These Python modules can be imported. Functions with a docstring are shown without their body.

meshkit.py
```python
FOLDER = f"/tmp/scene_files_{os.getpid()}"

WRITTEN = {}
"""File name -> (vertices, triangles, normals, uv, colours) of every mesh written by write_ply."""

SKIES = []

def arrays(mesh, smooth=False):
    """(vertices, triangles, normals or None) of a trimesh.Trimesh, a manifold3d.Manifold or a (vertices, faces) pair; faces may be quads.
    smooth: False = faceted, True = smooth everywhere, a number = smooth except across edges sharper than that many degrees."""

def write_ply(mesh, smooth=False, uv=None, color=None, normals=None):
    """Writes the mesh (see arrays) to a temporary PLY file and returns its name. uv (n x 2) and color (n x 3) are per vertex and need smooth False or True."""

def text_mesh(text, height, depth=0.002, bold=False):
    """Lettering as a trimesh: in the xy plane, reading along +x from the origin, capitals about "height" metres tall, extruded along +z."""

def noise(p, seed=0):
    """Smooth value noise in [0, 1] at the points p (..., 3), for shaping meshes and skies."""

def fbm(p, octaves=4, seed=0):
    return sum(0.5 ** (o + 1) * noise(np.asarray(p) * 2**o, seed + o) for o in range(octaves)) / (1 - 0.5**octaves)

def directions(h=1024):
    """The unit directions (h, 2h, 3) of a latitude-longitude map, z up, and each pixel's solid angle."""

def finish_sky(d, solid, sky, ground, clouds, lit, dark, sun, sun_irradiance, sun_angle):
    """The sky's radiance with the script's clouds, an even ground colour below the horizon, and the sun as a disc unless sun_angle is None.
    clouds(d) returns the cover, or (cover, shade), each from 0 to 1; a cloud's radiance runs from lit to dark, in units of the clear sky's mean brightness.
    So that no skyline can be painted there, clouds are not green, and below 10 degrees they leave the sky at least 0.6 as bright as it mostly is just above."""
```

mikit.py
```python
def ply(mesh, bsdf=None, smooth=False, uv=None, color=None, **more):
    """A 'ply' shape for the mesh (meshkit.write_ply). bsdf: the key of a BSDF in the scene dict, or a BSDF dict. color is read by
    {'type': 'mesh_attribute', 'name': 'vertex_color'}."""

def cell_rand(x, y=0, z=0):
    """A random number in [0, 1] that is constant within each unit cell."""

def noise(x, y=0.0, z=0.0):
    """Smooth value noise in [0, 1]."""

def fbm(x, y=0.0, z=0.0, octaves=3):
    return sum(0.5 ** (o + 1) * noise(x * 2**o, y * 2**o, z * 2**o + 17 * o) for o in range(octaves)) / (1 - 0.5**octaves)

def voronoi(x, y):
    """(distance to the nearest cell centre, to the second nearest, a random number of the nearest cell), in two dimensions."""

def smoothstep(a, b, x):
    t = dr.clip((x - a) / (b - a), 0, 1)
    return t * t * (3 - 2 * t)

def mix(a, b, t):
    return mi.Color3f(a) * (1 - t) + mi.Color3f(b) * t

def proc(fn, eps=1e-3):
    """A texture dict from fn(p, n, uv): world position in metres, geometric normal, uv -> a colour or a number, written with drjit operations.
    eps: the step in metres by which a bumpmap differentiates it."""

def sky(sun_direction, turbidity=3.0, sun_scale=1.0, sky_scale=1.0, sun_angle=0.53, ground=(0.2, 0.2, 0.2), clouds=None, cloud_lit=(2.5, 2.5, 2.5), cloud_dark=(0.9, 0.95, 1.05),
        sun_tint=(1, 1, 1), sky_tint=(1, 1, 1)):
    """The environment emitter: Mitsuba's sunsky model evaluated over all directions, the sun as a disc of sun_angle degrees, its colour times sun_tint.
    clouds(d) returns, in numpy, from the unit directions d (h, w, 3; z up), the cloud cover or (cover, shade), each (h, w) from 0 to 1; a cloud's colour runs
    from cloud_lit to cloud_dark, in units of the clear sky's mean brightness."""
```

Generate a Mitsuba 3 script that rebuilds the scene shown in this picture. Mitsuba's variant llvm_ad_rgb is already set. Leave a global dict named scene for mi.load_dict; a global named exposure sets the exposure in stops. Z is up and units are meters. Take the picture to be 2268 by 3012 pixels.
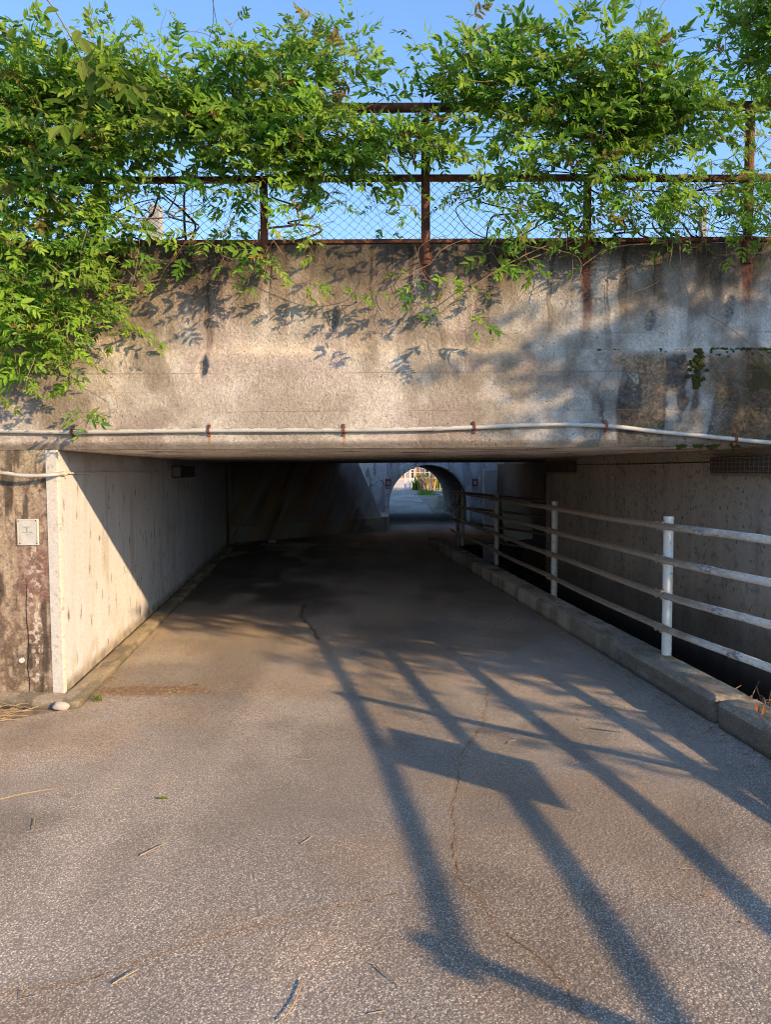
import math, random
import numpy as np
import drjit as dr
import trimesh
import mitsuba as mi
import mikit, meshkit
from mikit import noise, fbm, voronoi, cell_rand, smoothstep, mix
from shapely.geometry import Polygon, box as sbox

T = mi.ScalarTransform4f
rng = np.random.default_rng(7)
random.seed(7)

# ------------------------------------------------------------------ camera, sky, exposure
EYE = np.array([0.0, 0.0, 1.6])
PITCH, ROLL = math.radians(3.334), math.radians(0.3)
_fwd = np.array([0, math.cos(PITCH), -math.sin(PITCH)])
_right = np.array([1.0, 0, 0])
_up = np.cross(_right, _fwd)
_up = math.cos(ROLL) * _up + math.sin(ROLL) * _right
SUN_AZ, SUN_EL = math.radians(55.5), math.radians(18.5)
SUN = [math.sin(SUN_AZ) * math.cos(SUN_EL), -math.cos(SUN_AZ) * math.cos(SUN_EL), math.sin(SUN_EL)]
scene = {
    'camera': {'type': 'perspective', 'fov': 56.28, 'fov_axis': 'x', 'near_clip': 0.05, 'far_clip': 2000.0,
               'to_world': T().look_at(origin=EYE.tolist(), target=(EYE + _fwd).tolist(), up=_up.tolist())},
    'sky_light': mikit.sky(SUN, turbidity=2.2, sun_scale=0.47, sky_scale=1.0, sun_tint=(1.0, 0.985, 0.97), sky_tint=(0.77, 0.865, 1.04)),
}
exposure = 3.6
labels = {}

# ------------------------------------------------------------------ helpers
AX = math.radians(-6.02)                       # the underpass runs slightly to the left of the wall's normal
CA, SA = math.cos(AX), math.sin(AX)


def W(p, s, z=0.0):
    """p across the underpass, s along it -> world."""
    return np.array([p * CA + s * SA, -p * SA + s * CA, z])


def to_world(m):
    v = np.array(m.vertices)
    m.vertices = np.stack([v[:, 0] * CA + v[:, 1] * SA, -v[:, 0] * SA + v[:, 1] * CA, v[:, 2]], 1)
    return m


def free(key):
    if key not in scene and key not in labels and not any(k.startswith(key + '__') for k in scene):
        return key
    n = 1
    while True:
        k = f'{key}_{n:03d}'
        if k not in scene and k not in labels and not any(q.startswith(k + '__') for q in scene):
            return k
        n += 1


COUNT = {}


def put(key, mesh, bsdf, smooth=False, **kw):
    """One entry of the scene under the next free number of key."""
    n = COUNT.get(key, 0)
    COUNT[key] = n + 1
    k = key if n == 0 else f'{key}_{n:03d}'
    scene[k] = mikit.ply(mesh, bsdf, smooth=smooth, **kw)
    return k


def tag(key, label=None, cat=None, group=None, kind=None):
    d = labels.setdefault(key, {})
    for a, b in (('label', label), ('category', cat), ('group', group), ('kind', kind)):
        if b:
            d[a] = b
    return key


def thing(name, label, cat, group=None):
    n = COUNT.get(name, 0)
    COUNT[name] = n + 1
    k = name if n == 0 else f'{name}_{n:03d}'
    return tag(k, label, cat, group)


def cat(ms):
    return trimesh.util.concatenate(ms)


def bx(x0, x1, y0, y1, z0, z1, b=0.0):
    """A box with chamfered edges."""
    lo, hi = np.array([x0, y0, z0]), np.array([x1, y1, z1])
    if b <= 0:
        m = trimesh.creation.box(hi - lo)
        m.apply_translation((hi + lo) / 2)
        return m
    c, h = (lo + hi) / 2, (hi - lo) / 2
    pts = []
    for sx in (-1, 1):
        for sy in (-1, 1):
            for sz in (-1, 1):
                s = np.array([sx, sy, sz])
                for k in range(3):
                    q = s * (h - b)
                    q[k] = s[k] * h[k]
                    pts.append(c + q)
    return trimesh.convex.convex_hull(np.array(pts))


def rough_box(x0, x1, y0, y1, z0, z1, step, amp, freq=6.0, seed=0, b=0.012):
    """A box of worn concrete: fine faces pushed in and out by noise, edges nibbled."""
    n = [max(2, int(round((a1 - a0) / step))) for a0, a1 in ((x0, x1), (y0, y1), (z0, z1))]
    vs, fs, at = [], [], 0
    lo, hi = np.array([x0, y0, z0], float), np.array([x1, y1, z1], float)
    for ax in range(3):
        u, w = [k for k in range(3) if k != ax]
        gu, gw = np.meshgrid(np.linspace(lo[u], hi[u], n[u] + 1), np.linspace(lo[w], hi[w], n[w] + 1), indexing='ij')
        for side in (0, 1):
            v = np.zeros((gu.size, 3))
            v[:, u], v[:, w], v[:, ax] = gu.ravel(), gw.ravel(), (lo, hi)[side][ax]
            i, j = np.meshgrid(np.arange(n[u]), np.arange(n[w]), indexing='ij')
            a = (i * (n[w] + 1) + j).ravel()
            q = np.stack([a, a + n[w] + 1, a + n[w] + 2, a + 1], 1)
            flip = (side == 0) != (ax == 1)
            if flip:
                q = q[:, ::-1]
            fs.append(np.vstack([q[:, [0, 1, 2]], q[:, [0, 2, 3]]]) + at)
            vs.append(v)
            at += len(v)
    m = trimesh.Trimesh(np.vstack(vs), np.vstack(fs), process=True)
    v = np.array(m.vertices)
    c, h = (lo + hi) / 2, (hi - lo) / 2
    d = np.clip((np.abs(v - c) - (h - b)) / b, 0, 1)          # 1 on a face, for each axis
    edge = (d > 0.5).sum(1) >= 2
    nz = meshkit.fbm(v * freq, 3, seed) - 0.5
    nz2 = meshkit.fbm(v * freq * 4 + 9, 3, seed + 5)
    pull = np.sign(v - c) * (d > 0.5) * (nz[:, None] * amp * 2 - (edge * (0.3 + nz2) * b)[:, None])
    pull[:, 2] *= (v[:, 2] > z0 + 1e-6)
    m.vertices = v + pull
    return m


def tube(points, r, sides=8, caps=True):
    p = np.asarray(points, float)
    t = np.gradient(p, axis=0)
    t /= np.linalg.norm(t, axis=1, keepdims=True) + 1e-12
    ref = np.array([0, 0, 1.0]) if abs(t[:, 2]).mean() < 0.8 else np.array([1.0, 0, 0])
    a = np.cross(t, ref)
    a /= np.linalg.norm(a, axis=1, keepdims=True) + 1e-12
    b = np.cross(t, a)
    ang = np.arange(sides) * 2 * np.pi / sides
    rr = np.broadcast_to(r, (len(p),))
    v = p[:, None] + rr[:, None, None] * (np.cos(ang)[None, :, None] * a[:, None] + np.sin(ang)[None, :, None] * b[:, None])
    i, j = np.meshgrid(np.arange(len(p) - 1), np.arange(sides), indexing='ij')
    q = np.stack([i * sides + j, i * sides + (j + 1) % sides, (i + 1) * sides + (j + 1) % sides, (i + 1) * sides + j], -1).reshape(-1, 4)
    f = np.vstack([q[:, [0, 1, 2]], q[:, [0, 2, 3]]])
    v = v.reshape(-1, 3)
    if caps:
        k = np.arange(sides)
        n = len(v)
        v = np.vstack([v, p[0], p[-1]])
        e = (len(p) - 1) * sides
        f = np.vstack([f, np.stack([(k + 1) % sides, k, k * 0 + n], 1), np.stack([e + k, e + (k + 1) % sides, k * 0 + n + 1], 1)])
    return trimesh.Trimesh(v, f, process=False)


def curve(pts, n=40):
    """A smooth curve through the points."""
    from scipy.interpolate import PchipInterpolator
    p = np.asarray(pts, float)
    d = np.r_[0, np.cumsum(np.linalg.norm(np.diff(p, axis=0), axis=1))]
    return PchipInterpolator(d, p)(np.linspace(0, d[-1], n))


def prism(poly, z0, z1, ps=False):
    """A polygon in plan, (x, y) or (p, s), raised from z0 to z1."""
    poly = poly if isinstance(poly, Polygon) else Polygon(poly)
    m = trimesh.creation.extrude_polygon(poly, z1 - z0, engine='earcut')
    m.apply_translation([0, 0, z0])
    return to_world(m) if ps else m


def lump(c, r, seed=0, amp=0.35, sub=3):
    m = trimesh.creation.icosphere(sub, 1.0)
    v = np.array(m.vertices)
    v = v * (1 + amp * (meshkit.fbm(v * 2.2 + seed * 7.3, 3, seed) - 0.5) * 2)[:, None]
    m.vertices = v * np.asarray(r) + np.asarray(c)
    return m


def cut_by_facade(p):
    """s at which the line p = const crosses the facade plane."""
    return (FY + p * SA) / CA


FY = 5.02                                       # the facade stands at y = FY
POSTS = [-1.947, -0.820, 0.285, 1.390, 2.490]

# ------------------------------------------------------------------ materials
V = mi.Vector3f


def P2(p):
    return p.x * CA - p.y * SA, p.x * SA + p.y * CA       # (across, along)


def material(name, color, rough=0.9, bump=None, height=0.004, eps=1e-3, **kw):
    """A two-sided principled material; color is a number triple or fn(p, n, uv), bump likewise."""
    base = {'type': 'rgb', 'value': list(color)} if isinstance(color, (tuple, list)) else mikit.proc(color)
    b = {'type': 'principled', 'base_color': base, 'roughness': rough, 'specular': kw.pop('specular', 0.3), **kw}
    if bump is not None:
        b = {'type': 'bumpmap', 'arbitrary': mikit.proc(bump, eps), 'scale': height, 'bsdf': b}
    scene[name] = {'type': 'twosided', 'bsdf': b}


def seg_dist(px, py, pts):
    d = mi.Float(9.0)
    for (ax, ay), (bx_, by) in zip(pts[:-1], pts[1:]):
        ex, ey = bx_ - ax, by - ay
        t = dr.clip(((px - ax) * ex + (py - ay) * ey) / (ex * ex + ey * ey), 0, 1)
        d = dr.minimum(d, dr.square(px - ax - t * ex) + dr.square(py - ay - t * ey))
    return dr.sqrt(d)


CRACKS = [[(0.79, 5.43), (0.59, 4.39), (0.41, 3.97), (0.36, 3.62), (0.31, 3.38), (0.31, 3.17), (0.27, 2.9), (0.29, 2.69), (0.37, 2.56), (0.37, 2.42), (0.48, 2.31), (0.54, 2.23), (0.54, 2.1), (0.60, 1.9)],
          [(-1.4, 2.1), (-0.99, 2.16), (-0.69, 2.35), (-0.39, 2.49), (0.04, 2.65)],
          [(-1.6, 5.05), (-1.12, 5.14), (-0.12, 5.35), (0.87, 5.41), (1.79, 5.43)],
          [(-1.08, 4.16), (-1.02, 4.39), (-0.92, 4.88)],
          [(-0.98, 8.6), (-0.94, 7.88), (-0.64, 6.78)]]


def asphalt(p, n, uv):
    x, y = p.x, p.y
    big = fbm(x * 0.9, y * 0.9, 0.3)
    mid = fbm(x * 4.1 + y * 2.9, y * 4.1 - x * 2.9, 1.7)
    edge = 4.17 + 0.09 * (fbm(x * 2.2, 0.5) - 0.5) * 2 - 0.02 * x * x
    coarse = smoothstep(0.03, -0.03, y - edge + 0.05 * (noise(x * 14, y * 14) - 0.5))
    d1, d2, r = voronoi(x * 160 + 0.3 * noise(x * 40, y * 40), y * 160)
    stone = smoothstep(0.55, 0.42, d1)
    tone = dr.select(r > 0.90, mi.Float(1.25), dr.select(r > 0.38, 0.25 + 0.55 * cell_rand(r * 9e5), mi.Float(0.0)))
    sc = mix((0.215, 0.178, 0.150), (0.47, 0.40, 0.34), tone * stone * (0.55 + 0.75 * smoothstep(0.3, 0.7, big)))
    g = noise(x * 150, y * 150, 3.0)
    fine = mix((0.160, 0.133, 0.112), (0.378, 0.315, 0.266), g * 0.8 + 0.35 * (r > 0.88) - 0.2 * (r < 0.15))
    c = mix(fine, sc, coarse)
    track = fbm(x * 1.6 + 2.0, y * 0.35, 9.0)                       # long worn lanes along the path
    c = c * (0.72 + 0.5 * big) * (0.84 + 0.32 * mid) * (0.86 + 0.28 * smoothstep(0.35, 0.65, track))
    c = c * (1 - 0.22 * smoothstep(0.56, 0.72, fbm(x * 1.1 - y * 0.5 + 9, y * 1.2 + x * 0.5, 3.0)))
    c = mix(c, c * mi.Color3f(1.06, 0.99, 0.91), smoothstep(0.45, 0.7, fbm(x * 1.7 + 4, y * 1.7))) * 1.10
    # brown silt where water stands, and in the joint by the left kerb
    silt = smoothstep(1.0, 0.4, dr.sqrt(dr.square((x + 1.72) / 0.62) + dr.square((y - 5.20) / 0.17)) + 0.6 * (fbm(x * 6, y * 6, 4.0) - 0.5))
    c = mix(c, mi.Color3f(0.20, 0.125, 0.075) * (0.6 + 0.8 * noise(x * 60, y * 60)), silt * 0.85)
    # old damp patches inside the underpass
    damp = smoothstep(0.50, 0.60, fbm(x * 0.9 + 3.1, y * 0.55, 7.0)) * smoothstep(6.0, 7.5, y) * smoothstep(1.2, -0.4, x + 0.105 * y)
    c = c * (1 - 0.55 * damp)
    wob = 0.030 * (noise(x * 9, y * 9, 5.0) - 0.5) + 0.018 * (noise(x * 30, y * 30, 6.0) - 0.5)
    near = mi.Float(9.0)
    for k, L in enumerate(CRACKS):
        near = dr.minimum(near, dr.maximum(0.0, seg_dist(x + wob, y + wob, L) - 0.02 * noise(y * 3.0, 2.0)) if k == 4 else seg_dist(x + wob, y + wob, L) + (0.0 if k == 0 else 0.002))
    c = mix(c, (0.035, 0.026, 0.02), smoothstep(0.0075, 0.002, near + 0.005 * noise(x * 35, y * 35, 9.0)) * smoothstep(0.05, 0.4, noise(x * 13, y * 13, 8.0)) * 0.72)
    c = mix(c, c * mi.Color3f(1.0, 0.82, 0.62), smoothstep(0.03, 0.0, near) * 0.5)
    return c


def asphalt_bump(p, n, uv):
    return noise(p.x * 95, p.y * 95) * smoothstep(4.4, 4.0, p.y) + 0.45 * noise(p.x * 190, p.y * 190)


material('asphalt_old', asphalt, 0.92, asphalt_bump, 0.0018)


def facade(p, n, uv):
    x, z = p.x, p.z
    u, w_ = x * 0.82 + z * 0.57, z * 0.82 - x * 0.57          # turned, so that no blotch runs square to the wall
    a = fbm(u * 1.5, w_ * 1.5, 0.2)
    b = fbm(u * 8, w_ * 8, 1.2)
    xs = x + 0.10 * (a - 0.5) + 0.06 * (b - 0.5)
    streak = fbm(xs * 10, z * 0.9, 3.3)
    spec = noise(x * 75, z * 75, 5.0)
    c = mix((0.315, 0.268, 0.230), (0.495, 0.445, 0.402), smoothstep(0.34, 0.64, 0.6 * a + 0.4 * b))
    c = mix(c, (0.40, 0.32, 0.30), 0.6 * smoothstep(0.48, 0.62, fbm(u * 2.1 + 7, w_ * 2.3)))      # rosy patches
    low = smoothstep(2.43, 2.40, z)
    c = mix(c, (0.66, 0.56, 0.44), 0.55 * smoothstep(0.10, 0.0, dr.abs(z - 2.44 - 0.04 * (a - 0.5))) * smoothstep(0.35, 0.6, b))
    # grey, rain-washed concrete towards the right
    right = smoothstep(0.55, 1.55, x + 0.5 * (a - 0.5) + 0.25 * (streak - 0.5))
    c = mix(c, mix((0.19, 0.18, 0.168), (0.41, 0.40, 0.385), smoothstep(0.34, 0.64, 0.55 * streak + 0.45 * b)), right * 0.85)
    # dark brown weathering under the coping
    brown = smoothstep(2.40, 2.85, z + 0.9 * (streak - 0.5) + 1.1 * (a - 0.5) - 0.12 * smoothstep(0.6, 1.4, x))
    c = mix(c, mi.Color3f(0.165, 0.118, 0.082) * (0.6 + 0.9 * b), brown * 0.72)
    c = mix(c, mi.Color3f(0.06, 0.05, 0.042), 0.82 * smoothstep(2.80, 3.08, z + 0.55 * (streak - 0.5) + 0.35 * (b - 0.5)))
    # pale lime run on the parapet right of the fourth post
    lime = smoothstep(0.55, 0.68, fbm(x * 4.5 + 2, z * 1.2, 6.0)) * smoothstep(0.9, 1.4, x) * smoothstep(3.12, 2.9, z)
    c = mix(c, (0.60, 0.60, 0.60), lime * 0.30)
    # black and white runs at the lower right
    zl_ = smoothstep(2.445, 2.36, z + 0.10 * (b - 0.5) + 0.06 * (streak - 0.5))
    zone = smoothstep(1.15, 1.75, x + 1.3 * (streak - 0.5) + 0.7 * (b - 0.5)) * zl_
    run = fbm(xs * 7 + 1.0, z * 1.1, 9.0) + 0.45 * (b - 0.5) + 0.25 * (spec - 0.5)
    c = mix(c, mi.Color3f(0.058, 0.050, 0.046) * (0.4 + 1.2 * spec), zone * smoothstep(0.24, 0.50, run) * 0.95)
    c = mix(c, (0.60, 0.58, 0.56), zone * smoothstep(0.52, 0.66, fbm(xs * 9 + 9, z * 2.0, 2.0) + 0.5 * (b - 0.5)) * 0.35)
    c = mix(c, mi.Color3f(0.21, 0.15, 0.10) * (0.5 + spec), zone * smoothstep(0.50, 0.64, fbm(xs * 6, z * 1.6, 13.0) + 0.3 * (b - 0.5)) * 0.8)
    moss = smoothstep(2.0, 2.5, x + 0.8 * (b - 0.5)) * zl_
    c = mix(c, mi.Color3f(0.155, 0.105, 0.062) * (0.5 + 0.9 * spec), moss * 0.75)
    c = mix(c, (0.07, 0.062, 0.02), moss * smoothstep(0.58, 0.7, fbm(u * 6, w_ * 6, 4.0)) * 0.8)
    c = mix(c, (0.62, 0.62, 0.62), smoothstep(0.10, 0.02, dr.abs(x - 1.36 + 0.35 * (b - 0.5) + 0.2 * (streak - 0.5))) * low * 0.3)
    # blotches of dark algae anywhere
    c = mix(c, c * mi.Color3f(0.45, 0.42, 0.38), smoothstep(0.52, 0.64, fbm(u * 3.0 + 11, w_ * 2.4, 8.0)) * 0.6)
    drip = smoothstep(0.56, 0.66, fbm(xs * 22, z * 0.55, 12.0)) * smoothstep(2.35, 3.0, z + 0.5 * (noise(xs * 9, 3.0) - 0.5))
    c = mix(c, c * mi.Color3f(0.42, 0.38, 0.34), drip * 0.75)
    # board marks
    for zl, w in ((2.27, 0.004), (2.007, 0.003), (2.538, 0.003), (2.14, 0.002), (2.80, 0.002)):
        c = mix(c, (0.13, 0.11, 0.09), 0.45 * smoothstep(w * 1.6, w * 0.4, dr.abs(z - zl - 0.004 * (noise(x * 5, zl) - 0.5))) * smoothstep(0.42, 0.58, noise(x * 3.0, zl * 31)))
    # rust from the fence posts and the pipe clips
    for k, (xp, reach) in enumerate(zip(POSTS, (0.34, 0.36, 0.50, 0.85, 0.55))):
        wob = 0.02 * (noise(z * 7, xp * 5) - 0.5)
        r = smoothstep(0.075, 0.02, dr.abs(x - xp - wob) * (1.0 + 0.8 * (3.14 - z) / reach)) * smoothstep(3.14 - reach, 3.14 - 0.4 * reach, z + 0.12 * (streak - 0.5) + 0.05 * (spec - 0.5))
        c = mix(c, (0.085, 0.034, 0.027), r * (0.92 if k > 1 else 0.6))
    for xp in (-1.218, -0.287, 1.524):
        c = mix(c, (0.33, 0.17, 0.07), 0.75 * smoothstep(0.016, 0.004, dr.abs(x - xp - 0.008 * (noise(z * 30, xp) - 0.5))) * smoothstep(1.88, 1.85, z))
    for cx_, cz_, rx_, rz_ in ((-1.255, 2.315, 0.030, 0.075), (-0.359, 2.634, 0.038, 0.085), (1.832, 2.623, 0.042, 0.085), (2.38, 2.70, 0.035, 0.10)):
        dd = dr.sqrt(dr.square((x - cx_ - 0.12 * (z - cz_)) / rx_) + dr.square((z - cz_) / rz_)) + 0.5 * (fbm(x * 28, z * 28, 1.0) - 0.5)
        c = mix(c, mi.Color3f(0.17, 0.165, 0.155) * (0.5 + spec), smoothstep(1.15, 0.8, dd) * 0.9)
    # dirty drip edge
    c = mix(c, mi.Color3f(0.17, 0.145, 0.12), 0.75 * smoothstep(1.815, 1.775, z + 0.02 * (b - 0.5)))
    c = c * (0.66 + 0.40 * noise(u * 190, w_ * 190, 2.0) + 0.30 * noise(u * 85, w_ * 85, 5.0))
    pit = smoothstep(0.86, 0.93, noise(u * 110 + 3, w_ * 110, 7.0)) * smoothstep(0.4, 0.6, b)
    return mix(c, c * 0.35, pit * 0.8)


def facade_bump(p, n, uv):
    u, w_ = p.x * 0.82 + p.z * 0.57, p.z * 0.82 - p.x * 0.57
    return 0.8 * noise(u * 150, w_ * 150) + 0.9 * noise(u * 60, w_ * 60, 3.0)


material('weathered_concrete', facade, 0.95, facade_bump, 0.0035)


def white_wall(p, n, uv):
    q, s = P2(p)
    z = p.z
    c = mix((0.415, 0.405, 0.435), (0.485, 0.475, 0.505), fbm(s * 2.0, z * 2.0, q))
    c = c * (0.94 + 0.12 * fbm(s * 12, z * 1.6, 4.0))
    d1, d2, r = voronoi(s * 7.0 + 0.25 * noise(s * 25, z * 25), z * 2.3)
    drip = smoothstep(0.17, 0.03, d1 * (0.45 + 1.2 * noise(s * 50, z * 22))) * (r > 0.38)
    c = mix(c, (0.14, 0.10, 0.07), drip * (0.45 + 0.5 * cell_rand(r * 7e5)))
    c = mix(c, (0.30, 0.26, 0.22), 0.45 * smoothstep(0.64, 0.78, fbm(s * 9, z * 1.1, 6.0)))
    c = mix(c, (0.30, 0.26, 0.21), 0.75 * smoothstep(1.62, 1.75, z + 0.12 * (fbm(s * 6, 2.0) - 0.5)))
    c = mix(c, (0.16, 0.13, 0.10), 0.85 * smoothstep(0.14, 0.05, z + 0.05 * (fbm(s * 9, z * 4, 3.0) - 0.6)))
    for z0, k, s0, s1 in ((0.62, 0.020, 5.2, 7.4), (0.36, 0.03, 5.6, 8.0)):
        c = mix(c, (0.34, 0.29, 0.25), 0.5 * smoothstep(0.006, 0.001, dr.abs(z - z0 - k * (s - 6))) * smoothstep(0.4, 0.6, noise(s * 4, z0)))
    c = mix(c, (0.10, 0.085, 0.07), 0.85 * smoothstep(0.022, 0.008, dr.abs(s - 12.35)))
    c = mix(c, (0.33, 0.28, 0.23), 0.6 * smoothstep(0.42, 0.05, z + 0.25 * (fbm(s * 5, z * 5, 7.0) - 0.5)) * smoothstep(0.40, 0.60, fbm(s * 14, z * 9, 2.0)))
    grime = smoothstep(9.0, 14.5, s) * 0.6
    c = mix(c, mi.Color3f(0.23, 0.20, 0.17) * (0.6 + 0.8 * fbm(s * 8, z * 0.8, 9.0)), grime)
    return c * (0.9 + 0.2 * noise(s * 90, z * 90))


def fine_bump(p, n, uv):
    return noise(p.x * 60 + p.y * 47, p.z * 60, p.y * 30) + 0.6 * noise(p.x * 21, p.y * 21, p.z * 21)


material('painted_plaster', white_wall, 0.8, fine_bump, 0.0022)


material('pale_render', lambda p, n, uv: mix((0.50, 0.46, 0.425), (0.58, 0.54, 0.505), fbm(p.x * 20, p.y * 20, p.z * 9)) * (0.86 + 0.2 * noise(p.x * 90, p.y * 90, p.z * 90)) * mix((1, 1, 1), (0.45, 0.38, 0.30), smoothstep(0.66, 0.78, fbm(p.x * 60, 3.0, p.z * 30)) * 0.5), 0.9)


def pillar(p, n, uv):
    x, z = p.x, p.z
    b = fbm(x * 9, z * 5, 1.0)
    f = fbm(x * 36, z * 30, 2.0)
    s = fbm(x * 13, z * 1.1, 5.0)
    c = mix((0.145, 0.100, 0.072), (0.36, 0.275, 0.20), smoothstep(0.35, 0.68, 0.55 * b + 0.45 * f))
    c = mix(c, (0.19, 0.095, 0.085), 0.7 * smoothstep(0.45, 0.65, s) * smoothstep(1.5, 0.8, z))
    c = mix(c, (0.55, 0.47, 0.42), 0.75 * smoothstep(0.53, 0.63, f) * smoothstep(0.10, 0.0, dr.abs(x + 2.47)) * smoothstep(1.75, 0.6, z + 0.6 * (b - 0.5)))
    c = mix(c, (0.42, 0.34, 0.24), 0.6 * smoothstep(1.45, 1.7, z + 0.3 * (b - 0.5)))
    c = mix(c, (0.05, 0.038, 0.03), 0.8 * smoothstep(0.56, 0.70, fbm(x * 17, z * 3.2, 8.0)))
    crack = dr.abs(x + 2.54 + 0.018 * (noise(z * 9, 3.0) - 0.5)) + 0.01 * smoothstep(0.7, 1.1, z)
    c = mix(c, (0.03, 0.022, 0.018), smoothstep(0.006, 0.002, crack))
    return c * (0.7 + 0.6 * noise(x * 120, z * 120))


material('stained_concrete', pillar, 0.95, facade_bump, 0.005)


def soffit(p, n, uv):
    x, y = p.x, p.y
    c = mix((0.52, 0.47, 0.41), (0.62, 0.57, 0.51), fbm(x * 1.2, y * 1.2))
    c = mix(c, (0.12, 0.09, 0.07), 0.8 * smoothstep(0.60, 0.66, fbm(x * 3.5, y * 9, 3.0)))
    d = smoothstep(0.045, 0.01, dr.abs(noise(x * 1.1, y * 0.7, 9.0) - 0.5))
    c = mix(c, (0.16, 0.13, 0.10), 0.35 * d)
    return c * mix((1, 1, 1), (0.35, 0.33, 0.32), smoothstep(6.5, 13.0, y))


material('soffit_plaster', soffit, 0.9)


def right_wall(p, n, uv):
    q, s = P2(p)
    z = p.z
    c = mix((0.26, 0.217, 0.178), (0.33, 0.28, 0.23), fbm(s * 1.6, z * 1.6, 1.0))
    d1, d2, r = voronoi(s * 10, z * 8)
    c = mix(c, (0.055, 0.042, 0.034), 0.75 * smoothstep(0.16, 0.03, d1 * (0.5 + 1.2 * noise(s * 60, z * 60))) * (r > 0.55))
    c = mix(c, c * 0.75, smoothstep(0.62, 0.74, fbm(s * 17 + z * 9, z * 17 - s * 9, 12.0)))
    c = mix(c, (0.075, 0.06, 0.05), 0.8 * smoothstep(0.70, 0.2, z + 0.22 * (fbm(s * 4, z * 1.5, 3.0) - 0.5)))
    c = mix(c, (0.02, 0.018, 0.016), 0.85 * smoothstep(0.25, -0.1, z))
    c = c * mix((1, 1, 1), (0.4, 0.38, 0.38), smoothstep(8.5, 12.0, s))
    return c * (0.88 + 0.24 * noise(s * 80, z * 80)) * (0.8 + 0.4 * fbm(s * 10, z * 1.0, 5.0))


material('dingy_concrete', right_wall, 0.9)


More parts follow.
